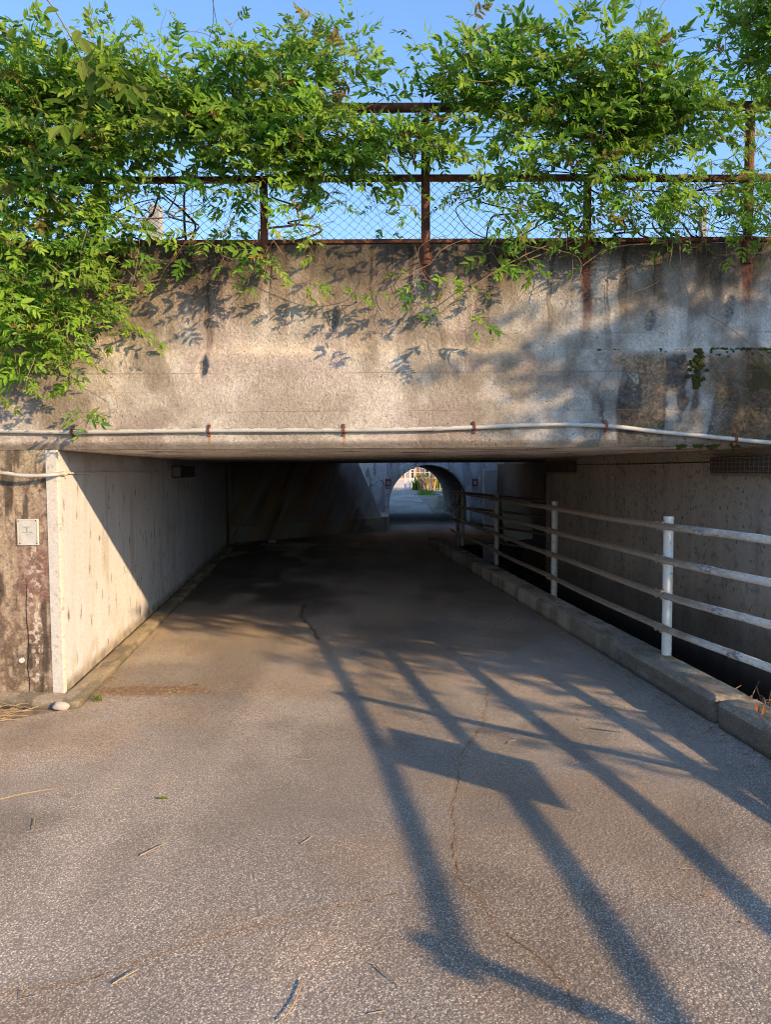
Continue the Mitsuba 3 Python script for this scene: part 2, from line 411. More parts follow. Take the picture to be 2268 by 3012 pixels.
def kerb_col(p, n, uv):
    q, s = P2(p)
    z = p.z
    b = fbm(q * 9, s * 9, z * 9)
    c = mix((0.29, 0.245, 0.20), (0.44, 0.385, 0.32), smoothstep(0.3, 0.7, fbm(q * 3, s * 3, 2.0)))
    c = mix(c, (0.30, 0.20, 0.125), 0.6 * smoothstep(0.45, 0.65, fbm(s * 1.6, z * 7, 1.0)) * smoothstep(0.16, 0.10, z) * (q > 0))
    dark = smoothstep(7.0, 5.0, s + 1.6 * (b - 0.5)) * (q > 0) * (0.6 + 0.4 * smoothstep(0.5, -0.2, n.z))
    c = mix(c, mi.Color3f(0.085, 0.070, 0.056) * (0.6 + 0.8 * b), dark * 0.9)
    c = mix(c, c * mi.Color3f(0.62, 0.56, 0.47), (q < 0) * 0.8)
    c = mix(c, (0.13, 0.115, 0.08), 0.7 * smoothstep(0.5, 0.7, fbm(q * 12, s * 5, 6.0)))
    c = mix(c, c * 0.42, smoothstep(0.05, 0.0, z))
    return c * (0.65 + 0.7 * noise(p.x * 110, p.y * 110, z * 110))


def coarse_bump(p, n, uv):
    return noise(p.x * 50, p.y * 50, p.z * 50) + 0.5 * noise(p.x * 130, p.y * 130, p.z * 130)


material('kerb_concrete', kerb_col, 0.95, coarse_bump, 0.004)


def rust(p, n, uv):
    b = fbm(p.x * 12, p.y * 12, p.z * 12)
    c = mix((0.075, 0.030, 0.022), (0.19, 0.070, 0.042), smoothstep(0.3, 0.7, b))
    c = mix(c, (0.27, 0.12, 0.055), 0.5 * smoothstep(0.56, 0.7, fbm(p.x * 25, p.y * 25, p.z * 9)))
    return c * (0.75 + 0.5 * noise(p.x * 130, p.y * 130, p.z * 130))


material('rusty_iron', rust, 0.85, specular=0.4)


def railing(p, n, uv):
    q, s = P2(p)
    b = fbm(q * 20, s * 9, p.z * 20)
    c = mix((0.60, 0.57, 0.53), (0.70, 0.67, 0.63), b)
    c = mix(c, (0.34, 0.28, 0.22), 0.8 * smoothstep(6.5, 9.0, s + 1.2 * (b - 0.5)))
    c = mix(c, (0.12, 0.09, 0.07), 0.55 * smoothstep(0.68, 0.76, fbm(q * 40, s * 22, p.z * 40)))
    c = mix(c, (0.10, 0.05, 0.03), 0.8 * smoothstep(0.90, 0.94, noise(q * 110, s * 110, p.z * 110)))
    return c


def rail_paint(p, n, uv):
    q, s = P2(p)
    b = fbm(q * 20, s * 9, p.z * 20)
    c = railing(p, n, uv)
    dirt = smoothstep(4.1, 5.2, s + 1.2 * (b - 0.5))
    top = smoothstep(-0.7, 0.6, n.z)
    c = mix(c, (0.33, 0.255, 0.185), 0.85 * dirt)
    c = mix(c, (0.20, 0.14, 0.095), 0.7 * dirt * top)
    return c * (0.85 + 0.3 * noise(q * 60, s * 45, p.z * 60))


material('worn_rail_paint', rail_paint, 0.5, specular=0.4)
material('worn_white_paint', railing, 0.45, specular=0.5)
material('worn_grey_paint', lambda p, n, uv: mix((0.22, 0.205, 0.19), (0.50, 0.48, 0.46), smoothstep(0.35, 0.65, fbm(p.x * 60, p.y * 60, p.z * 60))), 0.6)


def pvc(p, n, uv):
    c = mix((0.43, 0.41, 0.385), (0.52, 0.50, 0.475), fbm(p.x * 6, p.y * 6, p.z * 6))
    c = mix(c, (0.30, 0.25, 0.19), 0.45 * smoothstep(0.55, 0.7, fbm(p.x * 13, p.y * 20, p.z * 50)))
    return mix(c, (0.16, 0.12, 0.09), 0.55 * smoothstep(0.2, 0.8, n.z) * smoothstep(0.4, 0.65, fbm(p.x * 25, 1.0)))


material('grey_pvc', pvc, 0.5, specular=0.45)


def portal(p, n, uv):
    q, s = P2(p)
    z = p.z
    c = mix((0.58, 0.58, 0.58), (0.74, 0.74, 0.73), fbm(q * 2.5, z * 2.5, s))
    c = mix(c, (0.30, 0.26, 0.22), 0.45 * smoothstep(0.54, 0.70, fbm(q * 7, z * 1.2, 3.0)))
    c = mix(c, (0.12, 0.11, 0.105), 0.6 * smoothstep(0.66, 0.78, fbm(q * 9, z * 2.0, 8.0)))
    d1, d2, r = voronoi(q * 1.3 + 0.7 * fbm(q * 4, z * 4), z * 1.1 + 0.5 * fbm(q * 4, z * 4, 3.0))
    c = mix(c, (0.06, 0.055, 0.05), smoothstep(0.035, 0.010, d2 - d1) * (r > 0.6))
    c = mix(c, (0.20, 0.17, 0.14), 0.8 * smoothstep(0.25, 0.0, z))
    return c * (0.85 + 0.3 * noise(q * 40, z * 40))


material('flaking_whitewash', portal, 0.9)


def wing(p, n, uv):
    q, s = P2(p)
    z = p.z
    k = q - 0.45 * z
    c = mix((0.20, 0.18, 0.162), (0.33, 0.295, 0.262), fbm(k * 4, z * 1.0, 2.0))
    c = mix(c, (0.30, 0.17, 0.085), 0.7 * smoothstep(0.5, 0.64, fbm(k * 5, z * 0.8, 6.0)))
    c = mix(c, (0.06, 0.052, 0.048), 0.5 * smoothstep(0.45, 0.72, fbm(k * 6, z * 0.8, 9.0)))
    pale = smoothstep(1.40, 1.75, q + 0.45 * z + 0.25 * (fbm(q * 9, z * 9) - 0.5))
    return mix(c, mi.Color3f(0.50, 0.47, 0.43) * (0.5 + 0.9 * fbm(q * 6, z * 3)), pale * 0.92)


material('damp_masonry', wing, 0.9)


def brick_dark(p, n, uv):
    b = fbm(p.x * 6, p.y * 6, p.z * 6)
    c = mix((0.055, 0.048, 0.044), (0.115, 0.098, 0.088), b)
    c = mix(c, (0.30, 0.28, 0.26), 0.5 * smoothstep(0.5, 0.62, fbm(p.x * 3, p.y * 3, p.z * 5 + 4)) * smoothstep(0.9, 0.2, p.z))
    return c * (0.7 + 0.6 * noise(p.x * 50, p.y * 50, p.z * 50))


material('sooty_brick', brick_dark, 0.92)


def earth(p, n, uv):
    b = fbm(p.x * 1.5, p.y * 1.5)
    c = mix((0.13, 0.10, 0.07), (0.25, 0.20, 0.15), b)
    return c * (0.6 + 0.8 * noise(p.x * 45, p.y * 45, p.z * 45))


material('bare_earth', earth, 0.95)
material('far_gravel', lambda p, n, uv: mix((0.30, 0.25, 0.21), (0.46, 0.39, 0.33), fbm(p.x * 1.1, p.y * 1.1)) * (0.8 + 0.4 * noise(p.x * 14, p.y * 14)), 0.95)
material('dark_soil', (0.02, 0.018, 0.016), 0.95)
material('bark', lambda p, n, uv: mix((0.16, 0.095, 0.06), (0.34, 0.23, 0.155), fbm(p.x * 30, p.y * 30, p.z * 22)), 0.85)
material('dark_bark', (0.055, 0.042, 0.032), 0.9)
material('dry_straw', lambda p, n, uv: mix((0.30, 0.19, 0.11), (0.52, 0.38, 0.23), noise(p.x * 23, p.y * 23, p.z * 23)), 0.8)
material('pale_stone', lambda p, n, uv: mix((0.46, 0.36, 0.32), (0.55, 0.46, 0.42), fbm(p.x * 30, p.y * 30, p.z * 30)) * mix((1, 1, 1), (0.55, 0.33, 0.25), smoothstep(-2.245, -2.27, p.x + 0.02 * noise(p.y * 60, p.z * 60))), 0.8)
material('tin_plate', lambda p, n, uv: mix((0.46, 0.44, 0.40), (0.60, 0.58, 0.54), fbm(p.x * 30, 1.0, p.z * 24)) * mix((1, 1, 1), (0.86, 0.66, 0.42), 0.8 * smoothstep(0.045, 0.0, p.x + 2.579 + 0.02 * noise(p.z * 40, 2.0))), 0.5, specular=0.6, metallic=0.15)
material('fixture_brown', (0.060, 0.045, 0.036), 0.6)
material('cage_wire', (0.17, 0.115, 0.075), 0.8)
material('emblem_metal', (0.38, 0.36, 0.33), 0.5)
material('fixture_lens', (0.20, 0.175, 0.15), 0.4)
material('cream_board', lambda p, n, uv: mix((0.70, 0.655, 0.57), (0.78, 0.74, 0.66), fbm(p.x * 5, p.y * 5, p.z * 3)), 0.6)
material('dull_red_print', lambda p, n, uv: mix((0.20, 0.07, 0.06), (0.34, 0.15, 0.13), smoothstep(0.4, 0.6, fbm(p.x * 24, p.y * 24, p.z * 24))), 0.7)
material('post_concrete', (0.30, 0.29, 0.285), 0.9)
material('white_paint', (0.72, 0.73, 0.74), 0.5)
material('grey_green_paint', (0.30, 0.36, 0.37), 0.6)
material('brown_paint', (0.17, 0.105, 0.08), 0.8)
material('orange_plastic', (0.75, 0.30, 0.08), 0.4)
material('moss', lambda p, n, uv: mix((0.012, 0.014, 0.004), (0.060, 0.070, 0.012), fbm(p.x * 45, p.y * 45, p.z * 45)), 1.0)
material('dry_grass', lambda p, n, uv: mix((0.42, 0.27, 0.12), (0.60, 0.43, 0.22), noise(p.x * 12, p.y * 12, p.z * 3)), 0.9)
material('zinc_steel', (0.55, 0.55, 0.56), 0.5)
material('black_cable', (0.03, 0.03, 0.03), 0.6)
material('chain_wire', (0.028, 0.023, 0.022), 0.9)
scene['leaf'] = {'type': 'principledthin', 'base_color': {'type': 'mesh_attribute', 'name': 'vertex_color'}, 'roughness': 0.35, 'diff_trans': 0.9, 'spec_trans': 0.0, 'eta': 1.4}

# ------------------------------------------------------------------ ground, path, ditch
DITCH = Polygon([(2.76, -1.2), (3.30, -1.2), (3.30, 9.8), (5.55, 9.8), (5.55, 20.6), (4.7, 20.6), (4.6, 15.2), (2.84, 15.0), (2.80, 9)])


def flat(poly, z, ps=True):
    v, f = trimesh.creation.triangulate_polygon(poly, engine='earcut')
    f = np.asarray(f)
    v = np.asarray(v)
    tri = v[f]
    area = (tri[:, 1, 0] - tri[:, 0, 0]) * (tri[:, 2, 1] - tri[:, 0, 1]) - (tri[:, 1, 1] - tri[:, 0, 1]) * (tri[:, 2, 0] - tri[:, 0, 0])
    f[area < 0] = f[area < 0][:, ::-1]
    m = trimesh.Trimesh(np.c_[v, np.full(len(v), z)], f, process=False)
    return to_world(m) if ps else m


put('ground', flat(sbox(-500, -500, 500, 900).difference(DITCH), -0.006), 'bare_earth')
tag('ground', kind='structure')
path_poly = Polygon([(-9, -8), (2.56, -8), (2.56, 15.2), (4.55, 15.3), (4.6, 21), (4.55, 26.6), (5.0, 30), (6.4, 42), (8.3, 57), (8.6, 64), (2.0, 64), (1.6, 42), (2.2, 26.6), (2.2, 19), (2.02, 18.8), (-1.7, 16.2), (-1.60, 5.0), (-2.3, 4.62), (-9, 4.2)])
put('path', flat(path_poly, 0.0), 'asphalt_old')
tag('path', kind='structure')
put('road', flat(sbox(-40, 64.02, 60, 110), 0.0), 'far_gravel')
tag('road', kind='structure')
put('ditch_floor', cat([to_world(bx(2.70, 6.6, -1.3, 20.7, -1.35, -1.10))]), 'dark_soil')
tag('ditch_floor', kind='structure')
ditch_sides = cat([to_world(bx(2.56, 2.755, -1.3, 15.0, -1.2, -0.012)), to_world(bx(4.4, 6.7, 20.61, 20.95, -1.2, -0.012)), to_world(bx(3.31, 3.6, -1.3, 4.6, -1.2, -0.012))])
put('ditch_bank', ditch_sides, 'dark_soil')
tag('ditch_bank', kind='structure')

# embankments of the two railway tracks (earth behind the concrete)
def world_poly(ps_pts):
    return Polygon([tuple(W(a, b)[:2]) for a, b in ps_pts])


emb = [prism([(-30, 5.4), tuple(W(-1.84, cut_by_facade(-1.84) + 0.5)[:2]), tuple(W(-1.84, 15.35)[:2]), tuple(W(-30, 15.35)[:2])], -0.3, 1.74),
       prism([tuple(W(3.53, cut_by_facade(3.53) + 0.4)[:2]), (30, 5.4), tuple(W(30, 9.75)[:2]), tuple(W(3.53, 9.75)[:2])], -1.3, 1.74),
       prism([(-30, 15.36), (-3.2, 15.36), (-3.2, 20.9), (-30, 20.9)], -0.3, 2.9, True),
       prism([(5.75, 9.8), (30, 9.8), (30, 20.9), (5.75, 20.9)], -1.3, 1.74, True), prism([(5.75, 15.42), (30, 15.42), (30, 20.9), (5.75, 20.9)], 1.74, 2.9, True),
       prism([(-30, 21.42), (1.9, 21.42), (2.1, 26.4), (-30, 26.4)], -0.3, 4.5, True),
       prism([(5.2, 21.42), (30, 21.42), (30, 26.4), (5.3, 26.4)], -0.3, 4.5, True),
       prism([(1.85, 21.42), (5.25, 21.42), (5.35, 26.4), (2.05, 26.4)], 1.95, 4.5, True)]
put('embankment', cat(emb), 'bare_earth')
tag('embankment', kind='structure')

# ------------------------------------------------------------------ the concrete railway underpass
up = thing('concrete_underpass', 'low weathered concrete railway underpass with a wide dark opening and stained parapet', 'underpass')

# front of beam and parapet: one fine relief (board joints, spalls, the ledge where the parapet steps back)
gx = np.linspace(-3.4, 3.4, 486)
gz = np.concatenate([[1.752, 1.775, 1.797], np.linspace(1.81, 3.142, 96)])
X, Z = np.meshgrid(gx, gz, indexing='ij')
Pn = np.stack([X, X * 0, Z], -1)
Y = np.full_like(X, FY)
Y += 0.010 * (meshkit.fbm(Pn * 2.3, 3, 3) - 0.5) + 0.005 * (meshkit.fbm(Pn * 15, 3, 4) - 0.5)
jz = 2.42 + 0.006 * (meshkit.noise(Pn * [3, 1, 0], 2) - 0.5)
Y += 0.014 * np.clip((Z - jz + 0.008) / 0.016, 0, 1)
for zl, dep in ((2.27, 0.004), (2.007, 0.004), (2.538, 0.003)):
    Y += dep * np.exp(-((Z - zl) / 0.006) ** 2) * np.clip(3 * (meshkit.noise(Pn * [2.5, 1, 0] + zl * 9, 5) - 0.35), 0, 1)
Y += 0.030 * np.clip((1.797 - Z) / 0.045, 0, 1)
for cx_, cz_, rx_, rz_, dep, tilt in ((-1.255, 2.315, 0.030, 0.075, 0.035, 0.2), (-0.359, 2.634, 0.038, 0.085, 0.040, 0.25), (1.832, 2.623, 0.042, 0.085, 0.03, 0.2), (0.484, 2.252, 0.03, 0.03, 0.012, 0), (2.38, 2.70, 0.035, 0.10, 0.02, 0), (-2.3, 2.12, 0.03, 0.03, 0.01, 0)):
    xx = (X - cx_ - tilt * (Z - cz_) * 0.5) / rx_
    dd = np.sqrt(xx ** 2 + ((Z - cz_) / rz_) ** 2) + 0.5 * (meshkit.fbm(Pn * 28, 3, 8) - 0.5)
    Y += dep * np.clip(1.15 - dd, 0, 0.6) / 0.6
ni, nj = X.shape
front = np.stack([X, Y, Z], -1)
front = np.concatenate([np.stack([X[:, :1], np.full((ni, 1), FY + 0.10), np.full((ni, 1), 1.752)], -1), front, np.stack([X[:, :1], np.full((ni, 1), FY + 0.30), np.full((ni, 1), 3.142)], -1)], 1)
nj += 2
i, j = np.meshgrid(np.arange(ni - 1), np.arange(nj - 1), indexing='ij')
a = (i * nj + j).ravel()
q = np.stack([a, a + nj, a + nj + 1, a + 1], 1)
wallmesh = trimesh.Trimesh(front.reshape(-1, 3), np.vstack([q[:, [0, 1, 2]], q[:, [0, 2, 3]]]), process=False)
put(up + '__parapet', wallmesh, 'weathered_concrete', smooth=50)
put(up + '__parapet_core', cat([bx(-30, 30, FY + 0.085, FY + 0.30, 1.756, 3.138), bx(-30, -3.402, FY, FY + 0.084, 1.756, 3.142), bx(3.402, 30, FY, FY + 0.084, 1.756, 3.142)]), 'weathered_concrete')
# deck and soffit
deck = Polygon([(-30, FY + 0.101), (30, FY + 0.101), tuple(W(30, 15.4)[:2]), tuple(W(-30, 15.4)[:2])])
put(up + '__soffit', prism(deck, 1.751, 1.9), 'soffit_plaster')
put(up + '__deck', prism(Polygon([(-30, FY + 0.31), (30, FY + 0.31), tuple(W(30, 15.4)[:2]), tuple(W(-30, 15.4)[:2])]), 1.9, 2.9), 'dingy_concrete')
put(up + '__rear_deck', prism([(-3.2, 15.42), (14, 15.42), (14, 19.1), (-3.2, 19.1)], 2.0, 2.9, True), 'dingy_concrete')
# side walls
sl = [(-1.745, cut_by_facade(-1.745) + 0.04), (-1.745, 15.4), (-1.83, 15.4), (-1.83, cut_by_facade(-1.83) + 0.04)]
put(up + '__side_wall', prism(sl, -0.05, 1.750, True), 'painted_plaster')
tag(up + '__side_wall', 'cream painted left wall half in sunlight with dark drip marks')
cs = bx(W(-1.83, cut_by_facade(-1.83))[0], W(-1.745, cut_by_facade(-1.745))[0] - 0.002, FY + 0.012, FY + 0.06, -0.05, 1.750, 0.004)
put(up + '__corner_strip', cs, 'pale_render')
tag(up + '__corner_strip', 'narrow pale plaster strip between the brown pillar and the white wall')
put(up + '__abutment', bx(-30, W(-1.83, cut_by_facade(-1.83))[0] - 0.001, FY + 0.018, FY + 0.4, -0.05, 1.750), 'stained_concrete')
tag(up + '__abutment', 'dark brown mottled concrete pillar left of the opening')
sr = [(3.30, cut_by_facade(3.30)), (3.50, cut_by_facade(3.50)), (3.50, 9.8), (3.30, 9.8)]
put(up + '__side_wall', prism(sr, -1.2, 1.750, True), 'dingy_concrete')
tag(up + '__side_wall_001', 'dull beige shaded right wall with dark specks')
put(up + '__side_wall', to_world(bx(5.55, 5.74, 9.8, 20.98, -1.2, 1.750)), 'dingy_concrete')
put(up + '__abutment', bx(W(3.5, cut_by_facade(3.5))[0] + 0.001, 30, FY + 0.018, FY + 0.4, -1.2, 1.750), 'stained_concrete')
# anchor bolt and drill holes
put(up + '__bolt', trimesh.creation.cylinder(0.018, 0.012, sections=16, transform=trimesh.transformations.rotation_matrix(np.pi / 2, [1, 0, 0], [0, 0, 0]) if False else trimesh.geometry.align_vectors([0, 0, 1], [0, 1, 0])).apply_translation([-2.58, FY + 0.012, 0.27]), 'zinc_steel')
# loose flap of plaster at the soffit edge
fl = []
for k in range(14):
    c = W(-1.20 + 0.025 * k, 5.6 + 0.02 * k, 1.748)
    fl.append(lump(c, (0.03, 0.03, 0.006 + 0.014 * rng.random()), k, 0.5, 1))
put(up + '__peeling_plaster', cat(fl), 'soffit_plaster')
labels[up + '__peeling_plaster'] = {'label': 'loose flakes of plaster hanging from the soffit edge', 'kind': 'stuff'}

# ------------------------------------------------------------------ second bridge: brick arch behind
ap = thing('brick_arch_bridge', 'whitewashed arch portal with sooty barrel at the far end of the underpass', 'bridge')
th = np.linspace(0, np.pi, 41)
arch = [(3.52 + 1.20 * math.cos(t), 0.55 + 1.19 * math.sin(t)) for t in th]
hole = Polygon([(4.72, -0.5)] + arch + [(2.32, -0.5)])
wall = Polygon([(1.0, -1.3), (7.5, -1.3), (7.5, 2.9), (1.0, 2.9)]).difference(hole)
m = trimesh.creation.extrude_polygon(wall, 0.42, engine='earcut')
v = np.array(m.vertices)
m.vertices = np.stack([v[:, 0], 21.0 + v[:, 2], v[:, 1]], 1)
m.invert()
put(ap + '__portal_wall', to_world(m), 'flaking_whitewash')
# barrel: rings of brick courses
def barrel_pt(t, s, off=0.0):
    drift = 0.30 * (s - 21.4) / 5.0
    return np.array([3.52 + drift + (1.20 + off) * math.cos(t), s, 0.55 + (1.19 + off) * math.sin(t)])


sh, fo = [], []
ss = np.linspace(21.42, 26.5, 30)
rows = []
for s in ss:
    d = 0.30 * (s - 21.4) / 5.0
    row = [(3.52 + d + 1.20, s, -0.5), (3.52 + d + 1.20, s, 0.25)] + [tuple(barrel_pt(t, s)) for t in th] + [(3.52 + d - 1.20, s, 0.25), (3.52 + d - 1.20, s, -0.5)]
    rows.append(row)
R = np.array(rows)
R += 0.02 * (meshkit.fbm(R * 3, 3, 4)[..., None] - 0.5)
ni, nj = R.shape[:2]
i, j = np.meshgrid(np.arange(ni - 1), np.arange(nj - 1), indexing='ij')
a = (i * nj + j).ravel()
q = np.stack([a, a + nj, a + nj + 1, a + 1], 1)
put(ap + '__arch_barrel', to_world(trimesh.Trimesh(R.reshape(-1, 3), np.vstack([q[:, [0, 1, 2]], q[:, [0, 2, 3]]]), process=False)), 'sooty_brick', smooth=60)
farwall = Polygon([(1.2, -0.4), (7.5, -0.4), (7.5, 3.4), (1.2, 3.4)]).difference(Polygon([(5.02, -0.5)] + [(x + 0.30, z) for x, z in arch] + [(2.62, -0.5)]))
m = trimesh.creation.extrude_polygon(farwall, 0.3, engine='earcut')
v = np.array(m.vertices)
m.vertices = np.stack([v[:, 0], 26.5 + v[:, 2], v[:, 1]], 1)
m.invert()
put(ap + '__rear_wall', to_world(m), 'sooty_brick')
# ring stones of the arch face, each its own piece
for k in range(27):
    t0, t1 = np.pi * k / 27 + 0.006, np.pi * (k + 1) / 27 - 0.006
    pts = []
    for s in (20.972, 21.02):
        for t in (t0, t1):
            for off in (0.004, 0.17 + 0.015 * (k % 3)):
                pts.append(barrel_pt(t, s, off))
    put(ap + '__voussoir', to_world(trimesh.convex.convex_hull(np.array(pts))), 'flaking_whitewash')
# battered wing wall and its plinth, on the left
base = np.array([(-3.1, 15.75), (-1.7, 16.38), (2.06, 18.95), (2.30, 20.99)])
def offset(line, d):
    out = []
    for k in range(len(line)):
        n = np.zeros(2)
        for a_, b_ in ((k - 1, k), (k, k + 1)):
            if a_ >= 0 and b_ < len(line):
                e = line[b_] - line[a_]
                n += np.array([-e[1], e[0]]) / np.linalg.norm(e)
        out.append(line[k] + d * n / np.linalg.norm(n) / max(0.75, np.linalg.norm(n) / 2))
    return np.array(out)


lo_, hi_ = offset(base, 0.16), offset(base, 0.92)
rows = []
for f in np.linspace(0, 1, 22):
    L = lo_ * (1 - f) + hi_ * f
    L = np.vstack([np.linspace(L[k], L[k + 1], 26)[: 26 if k == 2 else 25] for k in range(3)])
    rows.append(np.c_[L, np.full(len(L), 0.34 + f * 1.75)])
R = np.array(rows)
R[..., 1] += 0.05 * (meshkit.fbm(R * 3.1, 3, 6) - 0.5)
ni, nj = R.shape[:2]
i, j = np.meshgrid(np.arange(ni - 1), np.arange(nj - 1), indexing='ij')
a = (i * nj + j).ravel()
q = np.stack([a, a + 1, a + nj + 1, a + nj], 1)
put(ap + '__wing_wall', to_world(trimesh.Trimesh(R.reshape(-1, 3), np.vstack([q[:, [0, 1, 2]], q[:, [0, 2, 3]]]), process=False)), 'damp_masonry', smooth=40)
pl = Polygon([tuple(x) for x in base] + [tuple(x) for x in offset(base, 0.4)[::-1]])
put(ap + '__plinth', prism(pl, -0.02, 0.36, True), 'damp_masonry')
put(ap + '__drain_pipe', tube([W(-1.72, 16.05, 0.0), W(-1.76, 16.08, 1.9)], 0.05, 10), 'damp_masonry')
for (a0, z0) in ((2.22, 1.235), (4.80, 1.22)):
    k = put('wall_notice', to_world(bx(a0, a0 + 0.16, 20.94, 20.998, z0 - 0.11, z0 + 0.11)), 'dull_red_print')
    put(k + '__picture', to_world(bx(a0 + 0.035, a0 + 0.125, 20.932, 20.94, z0 - 0.06, z0 + 0.03)), 'pale_stone')
tag('wall_notice', 'small faded red notice on the whitewashed wall left of the arch', 'notice')
tag('wall_notice_001', 'small faded red notice on the whitewashed wall right of the arch', 'notice')

# ------------------------------------------------------------------ kerbs
rk = thing('concrete_kerb', 'raised worn concrete kerb under the pipe railing along the right of the path', 'kerb')
for s0, s1, sd in ((-1.6, 1.58, 1), (1.60, 4.17, 2), (4.20, 9.4, 3), (9.42, 15.1, 4)):
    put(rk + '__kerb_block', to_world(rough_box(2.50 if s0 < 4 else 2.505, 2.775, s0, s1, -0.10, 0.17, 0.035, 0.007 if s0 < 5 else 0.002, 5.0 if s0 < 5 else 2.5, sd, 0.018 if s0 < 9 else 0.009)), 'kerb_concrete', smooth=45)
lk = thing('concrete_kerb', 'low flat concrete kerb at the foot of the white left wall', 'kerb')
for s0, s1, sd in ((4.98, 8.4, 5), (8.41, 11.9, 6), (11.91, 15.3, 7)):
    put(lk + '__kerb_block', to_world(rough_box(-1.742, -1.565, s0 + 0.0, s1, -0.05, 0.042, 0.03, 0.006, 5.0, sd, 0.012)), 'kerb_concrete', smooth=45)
ft = rough_box(-3.6, -2.17, 4.80, 5.035, -0.1, 0.045, 0.03, 0.02, 4.0, 9, 0.03)
put('broken_footing', ft, 'kerb_concrete', smooth=45)
tag('broken_footing', 'cracked concrete footing at the base of the brown pillar', 'footing')
st = lump([-2.195, 4.775, 0.024], [0.056, 0.028, 0.030], 3, 0.16)
put('pale_rock', st, 'pale_stone', smooth=True)
tag('pale_rock', 'smooth pale pinkish stone lying at the end of the left kerb', 'stone')

# ------------------------------------------------------------------ pipe railings
RP = np.array([(-0.05, 3.09), (1.5, 3.05), (2.75, 2.92), (4.1, 2.775), (5.23, 2.665), (7.9, 2.70), (10.63, 2.75), (13.4, 2.82), (14.3, 2.85)])
from scipy.interpolate import PchipInterpolator
rail_p = PchipInterpolator(RP[:, 0], RP[:, 1])
RZ = [1.163, 0.909, 0.644, 0.387]
RS = [-0.03, 2.73, 5.23, 7.9, 10.63, 13.4]
pr = thing('pipe_railing', 'white painted four-rail pipe railing standing on the right kerb', 'railing')
for z in RZ:
    s = np.linspace(-0.06, 14.3, 150)
    pts = np.array([W(float(rail_p(k)), k, z + 0.004 * math.sin(k * 2.1 + z * 9)) for k in s])
    put(pr + '__rail', tube(pts, 0.0265, 14), 'worn_rail_paint', smooth=50)
for s in RS:
    p = float(rail_p(s)) + 0.060
    m = trimesh.creation.cylinder(0.0365, 1.07 if s > 4 else 1.24, sections=20)
    m.apply_translation(W(p, s, 0.0) + [0, 0, 0.155 + 0.535 if s > 4 else 0.60])
    pk = put(pr + '__post', m, 'worn_white_paint', smooth=50)
    cap = trimesh.creation.cylinder(0.039, 0.018, sections=20)
    cap.apply_translation(W(p, s, 1.226))
    put(pk + '__cap', cat([cap]), 'worn_white_paint', smooth=50)
    for z in RZ:
        q = float(rail_p(s - 0.055))
        cl = [tube([W(float(rail_p(s + d)), s + d, z) for d in (-0.05, -0.001, 0.05)], 0.0305, 12)]
        for d in (-0.042, 0.042):
            b_ = trimesh.creation.icosphere(1, 0.008)
            b_.apply_translation(W(q - 0.012, s + d, z + 0.029))
            cl.append(b_)
            b2 = b_.copy()
            b2.apply_translation([0, 0, -0.06])
            cl.append(b2)
        put(pr + '__clamp', cat(cl), 'worn_rail_paint', smooth=50)
for z, s in zip(RZ, (4.72, 4.64, 4.52, 4.36)):
    put(pr + '__sleeve', tube([W(float(rail_p(s + d)), s + d, z) for d in (-0.055, 0, 0.055)], 0.0285, 12), 'worn_grey_paint', smooth=50)
    tag(pr + ('__sleeve' if z == RZ[0] else f'__sleeve_{RZ.index(z):03d}'), 'dirty grey joint sleeve on the rail')
# the board that hangs on the railing beside the camera
put('hanging_board', to_world(bx(3.055, 3.063, 1.60, 2.17, 0.82, 1.150, 0.003)), 'white_paint')
tag('hanging_board', 'flat white board hung on the near end of the pipe railing', 'sign')
cr = thing('pipe_railing', 'shorter dim pipe railing closing off the ditch behind the long white railing', 'railing')
for k, z in enumerate((1.15, 0.86, 0.56, 0.27)):
    a_, b_ = W(2.93, 14.25, z), W(4.18, 12.3, z - 0.11)
    put(cr + '__rail', tube([a_, (a_ + b_) / 2, b_], 0.023, 10), 'worn_rail_paint', smooth=50)
for (p, s, z0, z1) in ((2.96, 14.22, 0.0, 1.2), (4.20, 12.28, -1.1, 1.10)):
    m = trimesh.creation.cylinder(0.034, z1 - z0, sections=16)
    m.apply_translation(W(p, s, (z0 + z1) / 2))
    put(cr + '__post', m, 'worn_white_paint', smooth=50)

# boards standing behind the railing at the far end
put('tall_cream_board', to_world(bx(5.00, 5.40, 20.4, 20.45, -1.1, 1.60, 0.01)), 'cream_board')
tag('tall_cream_board', 'tall narrow cream board propped upright right of the arch', 'board')
put('wooden_plank', to_world(bx(5.42, 5.48, 20.45, 20.5, -1.1, 1.72, 0.008)), 'dry_straw')
tag('wooden_plank', 'thin brown plank standing beside the tall cream board', 'plank')
m = bx(-0.29, 0.29, -0.015, 0.015, -0.39, 0.39, 0.008)
m.apply_transform(trimesh.transformations.rotation_matrix(math.radians(-4), [0, 1, 0]))
m.apply_translation([4.06, 13.8, 0.60])
put('wide_cream_board', to_world(m), 'cream_board')
tag('wide_cream_board', 'short wide cream board seen through the rails in the dark ditch', 'board')
put('wide_cream_board__prop', to_world(bx(3.9, 4.2, 13.83, 13.9, -1.1, 0.5)), 'dark_bark')

